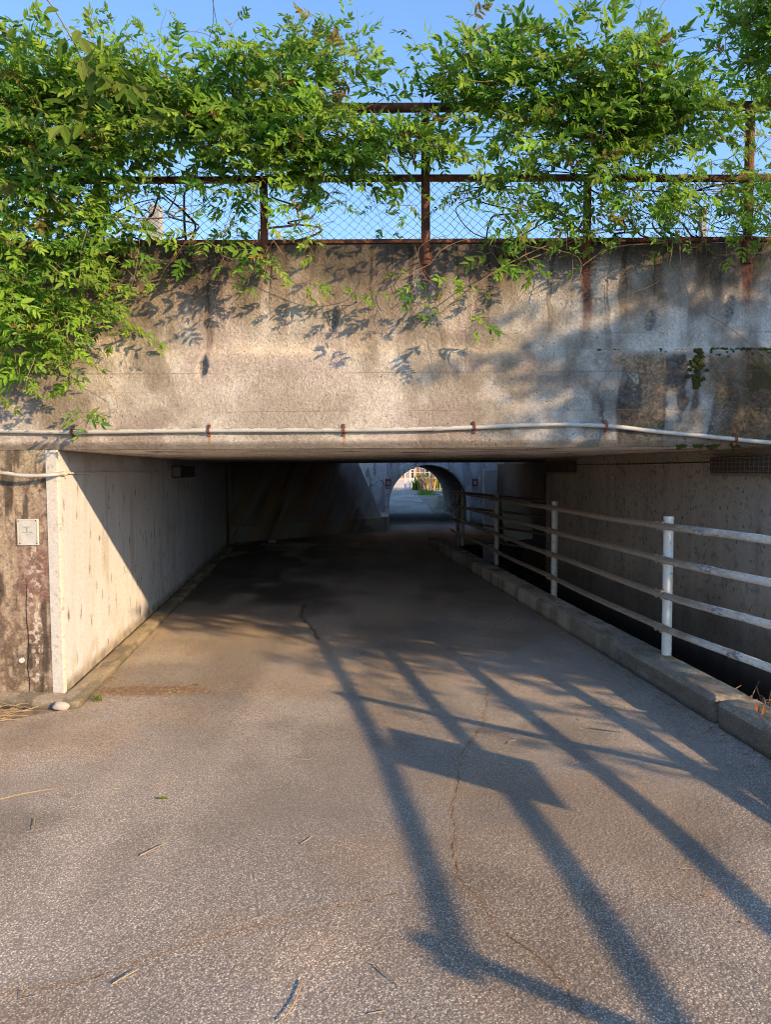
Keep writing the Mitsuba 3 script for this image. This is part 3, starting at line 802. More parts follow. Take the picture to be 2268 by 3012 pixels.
# ------------------------------------------------------------------ pipes and lights
pipe_pts = [(-4.5, 1.885), (-2.653, 1.882), (-2.175, 1.872), (-1.218, 1.878), (-0.294, 1.876), (0.36, 1.882), (0.615, 1.89), (1.173, 1.907), (1.524, 1.895), (1.811, 1.862), (2.131, 1.829), (2.419, 1.799), (2.662, 1.775), (4.5, 1.70)]
pp = thing('conduit_pipe', 'long pale plastic conduit running across the wall above the opening', 'pipe')
put(pp + '__tube', tube(curve([(x, FY - 0.024, z) for x, z in pipe_pts], 160), 0.0150, 12), 'grey_pvc', smooth=50)
put(pp + '__coupling', tube(curve([(0.33, FY - 0.024, 1.8815), (0.40, FY - 0.024, 1.883)], 4), 0.0178, 12), 'grey_pvc', smooth=50)
for x, z in ((-2.159, 1.872), (-1.218, 1.878), (-0.287, 1.876), (0.615, 1.89), (1.524, 1.895), (2.419, 1.799)):
    ang = np.linspace(-0.2, np.pi + 0.2, 10)
    band = []
    for a0, a1 in zip(ang[:-1], ang[1:]):
        pts = [(x + dx, FY - 0.024 - r * math.sin(t), z + r * math.cos(t)) for dx in (-0.009, 0.009) for t in (a0, a1) for r in (0.0168, 0.0205)]
        band.append(trimesh.convex.convex_hull(np.array(pts)))
    band.append(bx(x - 0.010, x + 0.010, FY - 0.012, FY + 0.006, z + 0.015, z + 0.042, 0.001))
    band.append(bx(x - 0.010, x + 0.010, FY - 0.012, FY + 0.006, z - 0.042, z - 0.015, 0.001))
    put(pp + '__clip', cat(band), 'rusty_iron')
lp = thing('conduit_pipe', 'bent plastic conduit crossing the brown pillar into the left wall', 'pipe')
put(lp + '__tube', tube(curve([(-4.0, FY - 0.07, 1.62), (-2.80, FY - 0.075, 1.605), (-2.647, FY - 0.08, 1.598), (-2.458, FY - 0.08, 1.574), (-2.33, FY - 0.07, 1.577), (-2.27, FY - 0.03, 1.583), tuple(W(-1.725, cut_by_facade(-1.725) + 0.10, 1.587))], 60), 0.0135, 10), 'grey_pvc', smooth=50)
put(lp + '__tube', tube([W(-1.732, 5.33, 1.588), W(-1.732, 7.4, 1.593), W(-1.732, 9.4, 1.598)], 0.0085, 8), 'grey_pvc', smooth=50)
put(lp + '__junction', cat([to_world(bx(-1.744, -1.712, 5.30, 5.36, 1.572, 1.604, 0.006)), to_world(bx(-1.744, -1.73, 5.385, 5.405, 1.55, 1.575, 0.002))]), 'grey_pvc')
wl = thing('wall_lamp', 'small dark box lamp high on the left wall of the underpass', 'lamp')
put(wl + '__housing', to_world(bx(-1.744, -1.62, 9.42, 10.55, 1.515, 1.665, 0.012)), 'fixture_brown')
put(wl + '__lens', to_world(bx(-1.73, -1.63, 9.405, 9.421, 1.53, 1.65, 0.004)), 'fixture_lens')
for k, (s0, s1, lab) in enumerate(((4.55, 5.55, 'wire caged lamp on the right wall at the picture edge, nearest the opening'), (8.62, 9.68, 'wire caged lamp on the right wall farther inside the underpass'))):
    cl_ = thing('caged_lamp', lab, 'lamp', 'caged lamps on the right wall')
    put(cl_ + '__housing', to_world(bx(3.21, 3.299, s0 + 0.03, s1 - 0.03, 1.56, 1.69, 0.01)), 'fixture_brown')
    w = []
    for z in np.linspace(1.545, 1.71, 6):
        w.append(tube([W(3.298, s0, z), W(3.18, s0, z), W(3.18, s1, z), W(3.298, s1, z)], 0.0022, 4))
    for s in np.linspace(s0, s1, 19):
        w.append(tube([W(3.298, s, 1.545), W(3.18, s, 1.545), W(3.18, s, 1.71), W(3.298, s, 1.71)], 0.0022, 4))
    put(cl_ + '__cage', cat(w), 'cage_wire')
put('lamp_cable', tube([W(3.291, 5.5, 1.652), W(3.291, 7.0, 1.648), W(3.291, 8.7, 1.656), W(3.291, 9.75, 1.655)], 0.0055, 6), 'black_cable')
tag('lamp_cable', 'thin black cable along the top of the right wall between the caged lamps', 'cable')

# ------------------------------------------------------------------ metal plate on the pillar
mp = thing('metal_plate', 'embossed grey metal plate screwed to the brown pillar', 'plate')
PX0, PX1, PZ0, PZ1 = -2.579, -2.430, 1.086, 1.271
put(mp + '__plate', bx(PX0, PX1, FY + 0.006, FY + 0.017, PZ0, PZ1, 0.002), 'tin_plate')
def rim(x0, x1, z0, z1, w, y0, y1):
    return cat([bx(x0, x1, y0, y1, z0, z0 + w), bx(x0, x1, y0, y1, z1 - w, z1), bx(x0, x0 + w, y0, y1, z0 + w, z1 - w), bx(x1 - w, x1, y0, y1, z0 + w, z1 - w)])
put(mp + '__rim', rim(PX0 + 0.003, PX1 - 0.003, PZ0 + 0.003, PZ1 - 0.003, 0.006, FY + 0.0025, FY + 0.0065), 'tin_plate')
sx, sz = lambda u: PX0 + (PX1 - PX0) * u, lambda v: PZ1 + (PZ0 - PZ1) * v
yy = (FY + 0.0015, FY + 0.0062)
mark = [bx(sx(0.30), sx(0.67), *yy, sz(0.305), sz(0.28), 0.0005), bx(sx(0.47), sx(0.535), *yy, sz(0.475), sz(0.306), 0.0005), bx(sx(0.27), sx(0.77), *yy, sz(0.515), sz(0.476), 0.0005)]
dot = trimesh.creation.icosphere(2, 0.0055)
dot.apply_translation([sx(0.50), FY + 0.005, sz(0.57)])
put(mp + '__emblem', cat(mark + [dot]), 'emblem_metal')
tag(mp + '__emblem', 'raised I-shaped survey mark with a dot below it')
for u, v in ((0.08, 0.07), (0.90, 0.06), (0.12, 0.93), (0.93, 0.92)):
    s_ = trimesh.creation.icosphere(2, 0.0052)
    s_.vertices[:, 1] *= 0.6
    s_.apply_translation([sx(u), FY + 0.0045, sz(v)])
    put(mp + '__screw', s_, 'rusty_iron')

# ------------------------------------------------------------------ fence on the parapet
fe = thing('rusty_fence', 'rusty iron railing with chain-link panels on top of the parapet', 'fence')
FYC = FY + 0.012
for k, x in enumerate(POSTS):
    top = 4.03 if k in (0, 2, 4) else 3.56
    m = trimesh.creation.cylinder(0.031 if k in (0, 2, 4) else 0.027, top - (3.0 if k in (2, 3, 4) else 3.06), sections=16)
    m.apply_translation([x, FYC + 0.006, (top + (3.0 if k in (2, 3, 4) else 3.06)) / 2])
    put(fe + '__post', m, 'rusty_iron', smooth=50)
for x in (-4.15, -3.05, 3.6, 4.7):
    m = trimesh.creation.cylinder(0.031, 1.1, sections=12)
    m.apply_translation([x, FYC, 3.48])
    put(fe + '__post', m, 'rusty_iron', smooth=50)
def wavy(z, amp, seed):
    x = np.linspace(-6.5, 6.5, 60)
    return np.stack([x, np.full(60, FYC), z + amp * (meshkit.noise(np.stack([x * 0.9, x * 0, x * 0 + seed], -1)) - 0.5)], 1)
put(fe + '__top_rail', tube(wavy(4.045, 0.012, 1), 0.031, 14), 'rusty_iron', smooth=50)
put(fe + '__middle_rail', tube(wavy(3.575, 0.014, 2), 0.024, 14), 'rusty_iron', smooth=50)
put(fe + '__bottom_rail', bx(-6.5, 6.5, FYC - 0.015, FYC + 0.02, 3.146, 3.172, 0.003), 'rusty_iron')
def link_panel(x0, x1, z0, z1, y, seed):
    r = np.random.default_rng(seed)
    cw, chh = 0.068, 0.058
    nc, nr = int((x1 - x0) / (cw / 2)), int((z1 - z0) / (chh / 2)) + 1
    gi, gj = np.meshgrid(np.arange(nc + 1), np.arange(nr + 1), indexing='ij')
    sag = meshkit.fbm(np.stack([gi * 0.12, gj * 0.12, gi * 0 + seed], -1), 3, seed) - 0.5
    gx_ = x0 + (x1 - x0) * gi / nc + r.normal(0, 0.003, gi.shape) + 0.05 * sag
    gz_ = z0 + (z1 - z0) * gj / nr + r.normal(0, 0.003, gi.shape) + 0.04 * (meshkit.fbm(np.stack([gi * 0.1, gj * 0.1, gi * 0 + 40 + seed], -1), 3, seed) - 0.5)
    gz_[:, 0], gz_[:, -1] = z0, z1
    out = []
    for c in range(0, nc):
        ii = [c + ((jj + c) % 2) for jj in range(nr + 1)]
        pts = np.array([(gx_[a_, jj], y + 0.003 * ((jj % 2) * 2 - 1), gz_[a_, jj]) for jj, a_ in enumerate(ii)])
        out.append(tube(pts, 0.0023, 3, False))
    return cat(out)
edges = [-4.15, -3.05] + POSTS + [3.6]
for k, (x0, x1) in enumerate(zip(edges[:-1], edges[1:])):
    put(fe + '__chain_link', link_panel(x0 + 0.02, x1 - 0.02, 3.172, 3.56, FYC + 0.012, 20 + k), 'chain_wire')
put(fe + '__tie_wire', tube([[-3, FYC + 0.02, 3.865], [0, FYC + 0.02, 3.858], [3, FYC + 0.02, 3.862]], 0.003, 5), 'zinc_steel')
tw = [(2.49 + 0.036 * math.cos(t), FYC + 0.036 * math.sin(t), 4.00 + 0.006 * t / 6.28 * 2) for t in np.linspace(0, 25, 80)]
put(fe + '__tie_wire', tube(tw, 0.0025, 4), 'zinc_steel')

# things of the railway behind the fence
for (x, y, w, h, lab) in ((-4.15, 10.5, 0.10, 5.36, 'slim pale post behind the left chain-link panel'), (-3.25, 10.5, 0.16, 5.36, 'thick pale post behind the left part of the fence'), (-1.50, 10.5, 0.07, 5.0, 'short grey post behind the middle of the fence'), (4.55, 10.5, 0.09, 5.3, 'pale post behind the right end of the fence')):
    k = put('railway_post', bx(x - w / 2, x + w / 2, y - w / 2, y + w / 2, 2.88, h, 0.01), 'post_concrete')
    tag(k, lab, 'post')
for n_, z in enumerate((4.05, 4.20, 4.36)):
    k = put('line_wire', tube([[-30, 11.5, z], [-10, 11.5, z - 0.03], [10, 11.5, z - 0.02], [30, 11.5, z]], 0.008, 5), 'zinc_steel')
    tag(k, ('lowest', 'middle', 'highest')[n_] + ' of the three horizontal wires behind the chain-link fence', 'wire')

# ------------------------------------------------------------------ foliage
def leaflet(L, w, seed, teeth=True):
    """A pointed leaflet along +x, folded on its midrib, edges toothed, tip drooping."""
    r = np.random.default_rng(seed)
    u = np.array([0.0, 0.16, 0.34, 0.52, 0.70, 0.86, 1.0])
    wd = np.array([0.0, 0.72, 1.0, 0.95, 0.70, 0.38, 0.0]) * w / 2
    if teeth:
        wd = wd * np.array([1, 1.06, 0.93, 1.08, 0.88, 1.12, 1])
    z = -0.16 * L * u ** 2
    mid = np.stack([u * L, 0.04 * L * np.sin(u * 3 + r.random() * 3), z], 1)
    fold = 0.28
    lf = mid[1:-1] + np.stack([wd[1:-1] * 0 + (0.03 * L if teeth else 0), wd[1:-1], wd[1:-1] * fold], 1)
    rt = mid[1:-1] + np.stack([wd[1:-1] * 0 + (0.03 * L if teeth else 0), -wd[1:-1], wd[1:-1] * fold], 1)
    v = np.vstack([mid, lf, rt])
    f = []
    n = 7
    for side, o in ((1, 7), (-1, 12)):
        f.append((0, 1, o)[::side])
        for k in range(4):
            f += [(1 + k, 2 + k, o + k)[::side], (2 + k, o + k + 1, o + k)[::side]]
        f.append((5, 6, o + 4)[::side])
    return v, np.array(f)


def rotz(v, a):
    c, s = math.cos(a), math.sin(a)
    return np.stack([v[:, 0] * c - v[:, 1] * s, v[:, 0] * s + v[:, 1] * c, v[:, 2]], 1)


def compound(seed, pairs=4, L=0.19, lw=0.42, teeth=True):
    """A pinnate leaf along +x with its face up: rachis and 2 * pairs + 1 leaflets."""
    r = np.random.default_rng(seed)
    vs, fs, sh, at = [], [], [], 0
    def rach(t):
        return np.array([t * L, 0, -0.30 * L * t * t])
    ts = np.linspace(0, 1, 6)
    cen = np.array([rach(t) for t in ts])
    hw = 0.0016
    rv = np.vstack([cen + [0, hw, 0], cen - [0, hw, 0]])
    rf = np.vstack([[(k, k + 6, k + 7), (k, k + 7, k + 1)] for k in range(5)])
    vs.append(rv); fs.append(rf); sh.append(np.full(len(rv), 0.8)); at += len(rv)
    spots = [(0.30 + 0.62 * k / max(1, pairs - 1), sd) for k in range(pairs) for sd in (1, -1)] + [(1.0, 0)]
    for t, sd in spots:
        ll = L * (0.42 + 0.06 * r.normal()) * (1.15 if sd == 0 else 1.0 - 0.25 * abs(t - 0.6))
        lv, lf = leaflet(ll, ll * lw, int(r.integers(1e6)), teeth)
        lv = lv @ trimesh.transformations.euler_matrix(r.normal(0, 0.35), r.normal(0.12, 0.28), 0)[:3, :3].T
        lv = rotz(lv, sd * (0.95 - 0.25 * t) + r.normal(0, 0.12)) + rach(t)
        vs.append(lv); fs.append(lf + at); sh.append(np.full(len(lv), 0.88 + 0.24 * r.random())); at += len(lv)
    return np.vstack(vs), np.vstack(fs), np.concatenate(sh)


VINE_LEAF = [compound(100 + k, 3 + k % 3, 0.168, 0.38) for k in range(9)]


def single(seed, L=0.16):
    v, f = leaflet(L, L * 0.40, seed, True)
    v = np.vstack([v, [[-0.25 * L, 0.0008, 0.01], [-0.25 * L, -0.0008, 0.01]]])
    return v, np.vstack([f, [(17, 18, 0)]]), np.ones(len(v))


BROAD_LEAF = [single(300 + k) for k in range(5)]
GREENS = np.array([(0.215, 0.385, 0.048), (0.175, 0.345, 0.046), (0.245, 0.415, 0.054), (0.115, 0.245, 0.044), (0.290, 0.440, 0.068), (0.140, 0.295, 0.062), (0.235, 0.325, 0.070)])


def place(tmpl, pos, direc, up, scale, col):
    x = direc / np.linalg.norm(direc)
    z = up - x * (up @ x)
    z /= np.linalg.norm(z) + 1e-9
    M = np.stack([x, np.cross(z, x), z], 1)
    v, f, s = tmpl
    return (v * scale) @ M.T + pos, f, s[:, None] * col[None]


class Foliage:
    def __init__(self, seed):
        self.r = np.random.default_rng(seed)
        self.leaves, self.stems = [], []

    def shoot(self, start, direc, length, tmpls=VINE_LEAF, gap=0.062, scale=1.0, droop=0.5, stem=0.0022, bare=0.1, yellow=0.0):
        r = self.r
        n = max(4, int(length / 0.04))
        p, d = np.array(start, float), np.array(direc, float)
        d /= np.linalg.norm(d)
        pts = [p.copy()]
        for k in range(n):
            d = d + np.array([r.normal(0, 0.10), r.normal(0, 0.10), r.normal(0, 0.10) - droop * 0.09])
            d /= np.linalg.norm(d)
            p = p + d * length / n
            pts.append(p.copy())
        pts = np.array(pts)
        self.stems.append((pts, np.linspace(stem, stem * 0.4, len(pts))))
        seg = np.r_[0, np.cumsum(np.linalg.norm(np.diff(pts, axis=0), axis=1))]
        side = 1
        for t in np.arange(bare * length, length, gap):
            q = np.array([np.interp(t, seg, pts[:, k]) for k in range(3)])
            k = min(int(t / length * n), n - 1)
            tan = pts[k + 1] - pts[k]
            tan /= np.linalg.norm(tan)
            sideways = np.cross(tan, [0, 0, 1.0]) if abs(tan[2]) < 0.9 else np.cross(tan, [0, 1.0, 0])
            sideways /= np.linalg.norm(sideways) + 1e-9
            ld = 0.55 * tan + side * 0.85 * sideways + r.normal(0, 0.28, 3) + [0, -0.22, 0.05]
            side = -side
            upv = np.array([0.40, -0.50, 0.62]) + r.normal(0, 0.38, 3)
            sc = scale * (0.55 + 0.75 * r.random()) * (1.0 - 0.45 * (t / length) ** 2)
            col = GREENS[r.integers(len(GREENS))] * (0.8 + 0.4 * r.random())
            if r.random() < 0.03:
                col = np.array([0.34, 0.24, 0.08]) * (0.6 + 0.5 * r.random())
            young = max(0.0, (t / length - 0.6)) * 1.3 + yellow
            col = col * (1 - 0.4 * young) + np.array([0.30, 0.36, 0.05]) * 0.4 * young
            self.leaves.append(place(tmpls[r.integers(len(tmpls))], q, ld, upv, sc, col))

    def clump(self, c, rad, n, y, lean=(0.15, -0.65, 0.10), spread=0.75, length=(0.25, 0.5), **kw):
        """n shoots that start within the ellipse c, rad of the plane around depth y and grow outwards."""
        r = self.r
        for _ in range(n):
            t, q = 2 * np.pi * r.random(), math.sqrt(r.random())
            o = np.array([c[0] + rad[0] * q * math.cos(t), y - 0.06 + r.normal(0, 0.13), c[1] + rad[1] * q * math.sin(t)])
            d = np.array(lean) + spread * r.normal(0, 0.6, 3) + 0.45 * np.array([math.cos(t), 0, math.sin(t)]) * q
            self.shoot(o, d, r.uniform(*length), **kw)

    def strands(self, n, x0, x1, z0, z1, y):
        r = self.r
        for _ in range(n):
            x, z = r.uniform(x0, x1), r.uniform(z0, z1)
            pts = [(x, y + r.normal(0, 0.06), z)]
            for _ in range(4):
                x, z = x + r.normal(0, 0.13), z - abs(r.normal(0.07, 0.07))
                pts.append((x, y + r.normal(0, 0.05), z))
            self.stems.append((curve(pts, 14), np.full(14, r.uniform(0.0012, 0.0028))))

    def build(self, key, parts=300, stem_mat='bark', keep=lambda c: True):
        cen = np.array([v.mean(0) for v, f, c in self.leaves])
        order = np.argsort(cen[:, 1])
        first = [k for k in order if abs(cen[k, 0]) < 2.9][:parts]
        chosen = set(first)
        for k in first:
            v, f, c = self.leaves[k]
            put(key + '__leaf', (v, f), 'leaf', color=c)
        rest = [self.leaves[k] for k in range(len(self.leaves)) if k not in chosen]
        if rest:
            at = np.cumsum([0] + [len(v) for v, f, c in rest])
            put(key + '__foliage', (np.vstack([v for v, f, c in rest]), np.vstack([f + a_ for (v, f, c), a_ in zip(rest, at)])), 'leaf', color=np.vstack([c for v, f, c in rest]))
            labels[key + '__foliage'] = {'kind': 'stuff', 'label': 'mass of smaller leaves'}
        put(key + '__stems', cat([tube(p, w, 4, False) for p, w in self.stems]), stem_mat)
        labels[key + '__stems'] = {'kind': 'stuff', 'label': 'thin woody stems among the leaves'}


HANG = dict(lean=(0.1, -0.35, -0.6), droop=0.8, gap=0.075, scale=0.85)
# left cascade
va = thing('climbing_vine', 'dense leafy vine cascading down the wall at the left edge', 'vine')
F = Foliage(11)
for c, rad, n, y, kw in (((-2.45, 3.92), (0.36, 0.36), 67, 4.88, {}), ((-2.05, 3.55), (0.42, 0.40), 59, 4.86, {}), ((-2.38, 3.02), (0.36, 0.42), 62, 4.80, {}), ((-1.98, 3.88), (0.42, 0.30), 50, 4.9, {}),
                         ((-1.62, 4.02), (0.26, 0.18), 34, 4.93, {}), ((-1.55, 3.75), (0.30, 0.22), 31, 4.9, {}), ((-2.28, 2.70), (0.36, 0.20), 25, 4.78, HANG), ((-2.60, 2.80), (0.2, 0.3), 20, 4.76, HANG),
                         ((-1.95, 3.30), (0.22, 0.20), 20, 4.86, {}), ((-2.12, 3.0), (0.26, 0.26), 21, 4.82, HANG), ((-2.25, 2.42), (0.22, 0.10), 6, 4.80, HANG), ((-2.0, 2.72), (0.14, 0.14), 7, 4.82, HANG), ((-1.86, 2.62), (0.06, 0.08), 3, 4.86, dict(HANG, scale=0.75)), ((-2.12, 2.28), (0.10, 0.04), 3, 4.88, dict(HANG, scale=0.75, length=(0.15, 0.28))), ((-2.05, 2.0), (0.10, 0.05), 3, 4.86, dict(HANG, length=(0.12, 0.2))), ((-2.9, 3.7), (0.4, 0.7), 50, 4.85, {})):
    F.clump(c, rad, n, y, **kw)
F.stems.append((curve([(-2.1, 4.78, 2.9), (-2.0, 4.80, 2.55), (-1.92, 4.90, 2.25), (-1.83, 4.96, 2.10), (-1.86, 4.98, 1.95)], 14), np.full(14, 0.0016)))
F.stems.append((curve([(-2.3, 4.70, 3.3), (-1.98, 4.72, 3.0), (-1.86, 4.76, 2.6), (-1.72, 4.85, 2.7)], 14), np.full(14, 0.003)))
F.strands(22, -2.7, -1.5, 2.9, 4.2, 4.72)
F.build(va)
# middle mound
vb = thing('climbing_vine', 'bushy vine mound over the fence left of the middle gap', 'vine')
F = Foliage(12)
DOWN = dict(lean=(0.2, -0.65, -0.12))
for c, rad, n, y, kw in (((-1.20, 3.84), (0.30, 0.18), 39, 4.9, {}), ((-0.84, 3.82), (0.40, 0.22), 56, 4.9, {}), ((-0.56, 4.14), (0.12, 0.18), 24, 4.93, dict(lean=(0.05, -0.35, 0.6), length=(0.2, 0.38))), ((-0.16, 4.17), (0.12, 0.10), 13, 4.95, dict(lean=(0.1, -0.3, 0.4), length=(0.15, 0.32))), ((-0.95, 4.05), (0.2, 0.08), 8, 4.93, {}),
                         ((-0.36, 3.74), (0.34, 0.10), 18, 4.9, DOWN), ((-0.42, 3.72), (0.38, 0.10), 42, 4.9, DOWN), ((-0.02, 3.68), (0.20, 0.06), 13, 4.9, DOWN), ((-1.0, 3.50), (0.20, 0.12), 7, 4.88, HANG), ((-0.25, 3.42), (0.25, 0.10), 4, 4.9, HANG), ((-0.55, 3.30), (0.2, 0.06), 3, 4.86, HANG), ((-0.92, 3.16), (0.16, 0.06), 3, 4.82, HANG), ((-0.80, 3.0), (0.06, 0.04), 2, 4.82, HANG), ((-1.5, 3.22), (0.10, 0.1), 3, 4.84, HANG), ((-1.25, 3.12), (0.06, 0.04), 2, 4.82, HANG)):
    F.clump(c, rad, n, y, **kw)
F.stems.append((curve([(-0.75, 4.80, 3.15), (-0.55, 4.88, 2.90), (-0.35, 4.93, 2.78), (-0.12, 4.93, 2.82), (-0.02, 4.93, 2.95)], 16), np.full(16, 0.0028)))
for k in range(5):
    F.shoot((-0.62 + 0.13 * k, 4.9, 2.86 - 0.015 * k), (0.5, -0.3, -0.2), 0.16, gap=0.07, scale=0.8)
F.strands(18, -1.3, 0.1, 3.2, 4.1, 4.82)
F.build(vb)
# right mound
vc = thing('climbing_vine', 'broad vine mound over the fence right of the middle post', 'vine')
F = Foliage(13)
for c, rad, n, y, kw in (((0.46, 3.98), (0.15, 0.12), 15, 4.93, {}), ((0.72, 4.08), (0.24, 0.15), 29, 4.92, {}), ((0.98, 4.04), (0.28, 0.17), 36, 4.92, {}), ((1.42, 4.06), (0.30, 0.15), 39, 4.92, {}), ((1.38, 3.84), (0.44, 0.22), 59, 4.88, {}),
                         ((1.12, 3.66), (0.34, 0.10), 21, 4.9, {}), ((1.80, 3.97), (0.20, 0.16), 22, 4.92, {}), ((0.72, 3.46), (0.12, 0.12), 6, 4.88, HANG), ((0.70, 3.26), (0.10, 0.06), 3, 4.86, HANG), ((0.74, 3.06), (0.06, 0.04), 2, 4.84, HANG), ((0.44, 2.84), (0.10, 0.06), 3, 4.88, dict(HANG, length=(0.15, 0.3), scale=0.75)), ((0.88, 2.95), (0.08, 0.04), 2, 4.88, dict(HANG, length=(0.2, 0.3), scale=0.75)), ((1.30, 3.45), (0.3, 0.12), 14, 4.95, HANG), ((1.75, 3.46), (0.25, 0.12), 12, 4.98, HANG), ((0.36, 3.74), (0.10, 0.16), 7, 4.95, {}), ((1.72, 3.72), (0.20, 0.12), 12, 4.95, {}), ((0.98, 3.42), (0.16, 0.12), 8, 4.95, HANG), ((0.22, 2.92), (0.06, 0.04), 2, 4.92, dict(HANG, scale=0.7)), ((0.56, 2.62), (0.03, 0.03), 2, 4.93, dict(HANG, length=(0.12, 0.2), scale=0.75))):
    F.clump(c, rad, n, y, **kw)
F.stems.append((curve([(0.20, 4.9, 3.1), (0.33, 4.9, 2.85), (0.45, 4.93, 2.78), (0.56, 4.93, 2.45), (0.55, 4.97, 2.30), (0.56, 4.98, 2.22)], 18), np.full(18, 0.0014)))
F.stems.append((curve([(0.35, 4.92, 2.62), (0.80, 4.88, 2.95), (1.2, 4.9, 3.12), (1.7, 4.93, 3.20)], 16), np.full(16, 0.0035)))
F.strands(20, 0.3, 2.0, 3.1, 4.1, 4.82)
F.build(vc)
# far right, high
vd = thing('climbing_vine', 'vine arching up out of the picture at the top right corner', 'vine')
F = Foliage(14)
for c, rad, n, y, kw in (((2.42, 4.48), (0.24, 0.16), 28, 4.92, {}), ((2.28, 4.30), (0.16, 0.10), 11, 4.93, {}), ((2.66, 4.35), (0.18, 0.25), 16, 4.92, {}), ((2.50, 4.12), (0.14, 0.14), 8, 4.93, {}), ((2.30, 3.66), (0.30, 0.22), 22, 5.0, dict(scale=0.8)), ((1.95, 3.48), (0.36, 0.14), 22, 4.99, dict(HANG, scale=0.75)), ((2.5, 3.38), (0.26, 0.16), 18, 4.99, dict(HANG, scale=0.75)), ((1.95, 3.22), (0.15, 0.04), 2, 4.96, HANG)):
    F.clump(c, rad, n, y, **kw)
F.strands(10, 1.9, 2.7, 3.3, 4.4, 4.86)
F.build(vd)
# the hanging branch with broad leaves, nearer the camera
hb = thing('hanging_branch', 'broad-leaved branch hanging in from the top left corner before the vine', 'branch')
F = Foliage(15)
for pts, w in (([(-2.15, 4.25, 4.95), (-2.02, 4.2, 4.45), (-1.80, 4.15, 4.12), (-1.66, 4.12, 3.85), (-1.60, 4.12, 3.62)], 0.005), ([(-1.66, 4.12, 3.85), (-1.45, 4.08, 3.72), (-1.25, 4.05, 3.66)], 0.003), ([(-1.62, 4.12, 3.70), (-1.70, 4.10, 3.55), (-1.74, 4.10, 3.42)], 0.003), ([(-2.02, 4.2, 4.45), (-1.80, 4.18, 4.48), (-1.62, 4.15, 4.42)], 0.003)):
    cpts = curve(pts, 24)
    F.stems.append((cpts, np.linspace(w, w * 0.5, 24)))
    for k in range(2, 24, 2):
        r = F.r
        for _ in range(2):
            F.leaves.append(place(BROAD_LEAF[r.integers(5)], cpts[k] + r.normal(0, 0.03, 3), np.array([r.normal(0.2, 0.5), -0.4 + r.normal(0, 0.3), -0.55 + r.normal(0, 0.4)]), np.array([0.4, -0.8, 0.5]) + r.normal(0, 0.4, 3), 0.60 + 0.40 * r.random(), np.array([(0.12, 0.19, 0.03), (0.17, 0.22, 0.05), (0.09, 0.16, 0.03)][r.integers(3)]) * (0.75 + 0.5 * r.random())))
F.build(hb, 60)
# woody stems woven through the fence
ws = thing('bare_creeper', 'bare twisting creeper woven along the chain-link fence', 'creeper')
r = np.random.default_rng(21)
for k in range(26):
    x = r.uniform(-2.7, 2.6)
    z = 3.15
    pts = [(x, FYC - 0.01, z)]
    for _ in range(r.integers(4, 8)):
        x += r.normal(0, 0.22)
        z = min(4.0, z + abs(r.normal(0.10, 0.07)))
        pts.append((x, FYC + r.normal(0, 0.03), z))
    put(ws + '__stem', tube(curve(pts, 30), np.linspace(r.uniform(0.004, 0.011), 0.003, 30), 6), 'dark_bark' if k % 3 else 'bark', smooth=60)
for pts in ([(0.9, 4.94, 2.98), (1.2, 4.96, 3.10), (1.5, 4.93, 3.22), (1.85, 4.92, 3.30), (2.0, 4.94, 3.40)], [(1.25, 4.96, 3.19), (1.9, 4.95, 3.21), (2.4, 4.94, 3.16), (2.8, 4.94, 3.10)], [(1.95, 4.97, 3.16), (1.93, 4.98, 2.95), (1.7, 4.985, 2.80)], [(2.0, 4.97, 3.16), (2.08, 4.985, 2.75), (2.35, 4.985, 2.56), (2.68, 4.985, 2.30)], [(-1.9, 5.0, 3.4), (-1.6, 4.98, 3.30), (-1.35, 4.98, 3.32), (-1.1, 5.0, 3.5)]):
    put(ws + '__stem', tube(curve(pts, 24), 0.0032, 5), 'bark', smooth=60)
tn = thing('vine_tendril', 'two thin bare tendrils hanging into the sky above the left fence gap', 'tendril')
put(tn + '__strand', tube(curve([(-1.14, 4.95, 4.9), (-1.12, 4.95, 4.6), (-1.16, 4.95, 4.42), (-1.21, 4.95, 4.27)], 14), 0.0022, 4), 'dark_bark')
put(tn + '__strand', tube(curve([(-1.14, 4.95, 4.9), (-1.10, 4.95, 4.55), (-1.06, 4.95, 4.40), (-1.03, 4.95, 4.28)], 14), 0.0022, 4), 'dark_bark')
t2 = put('vine_tendril', tube(curve([(-1.5, 4.95, 4.40), (-1.38, 4.95, 4.49), (-1.25, 4.95, 4.50), (-1.06, 4.95, 4.41)], 16), 0.0022, 4), 'bark')
tag(t2, 'single arched bare tendril against the sky above the left foliage', 'tendril')
t3 = put('vine_tendril', tube(curve([(1.78, 4.95, 4.42), (1.82, 4.95, 4.60), (1.92, 4.95, 4.75)], 12), 0.002, 4), 'bark')
tag(t3, 'single bare tendril rising into the sky above the right foliage', 'tendril')

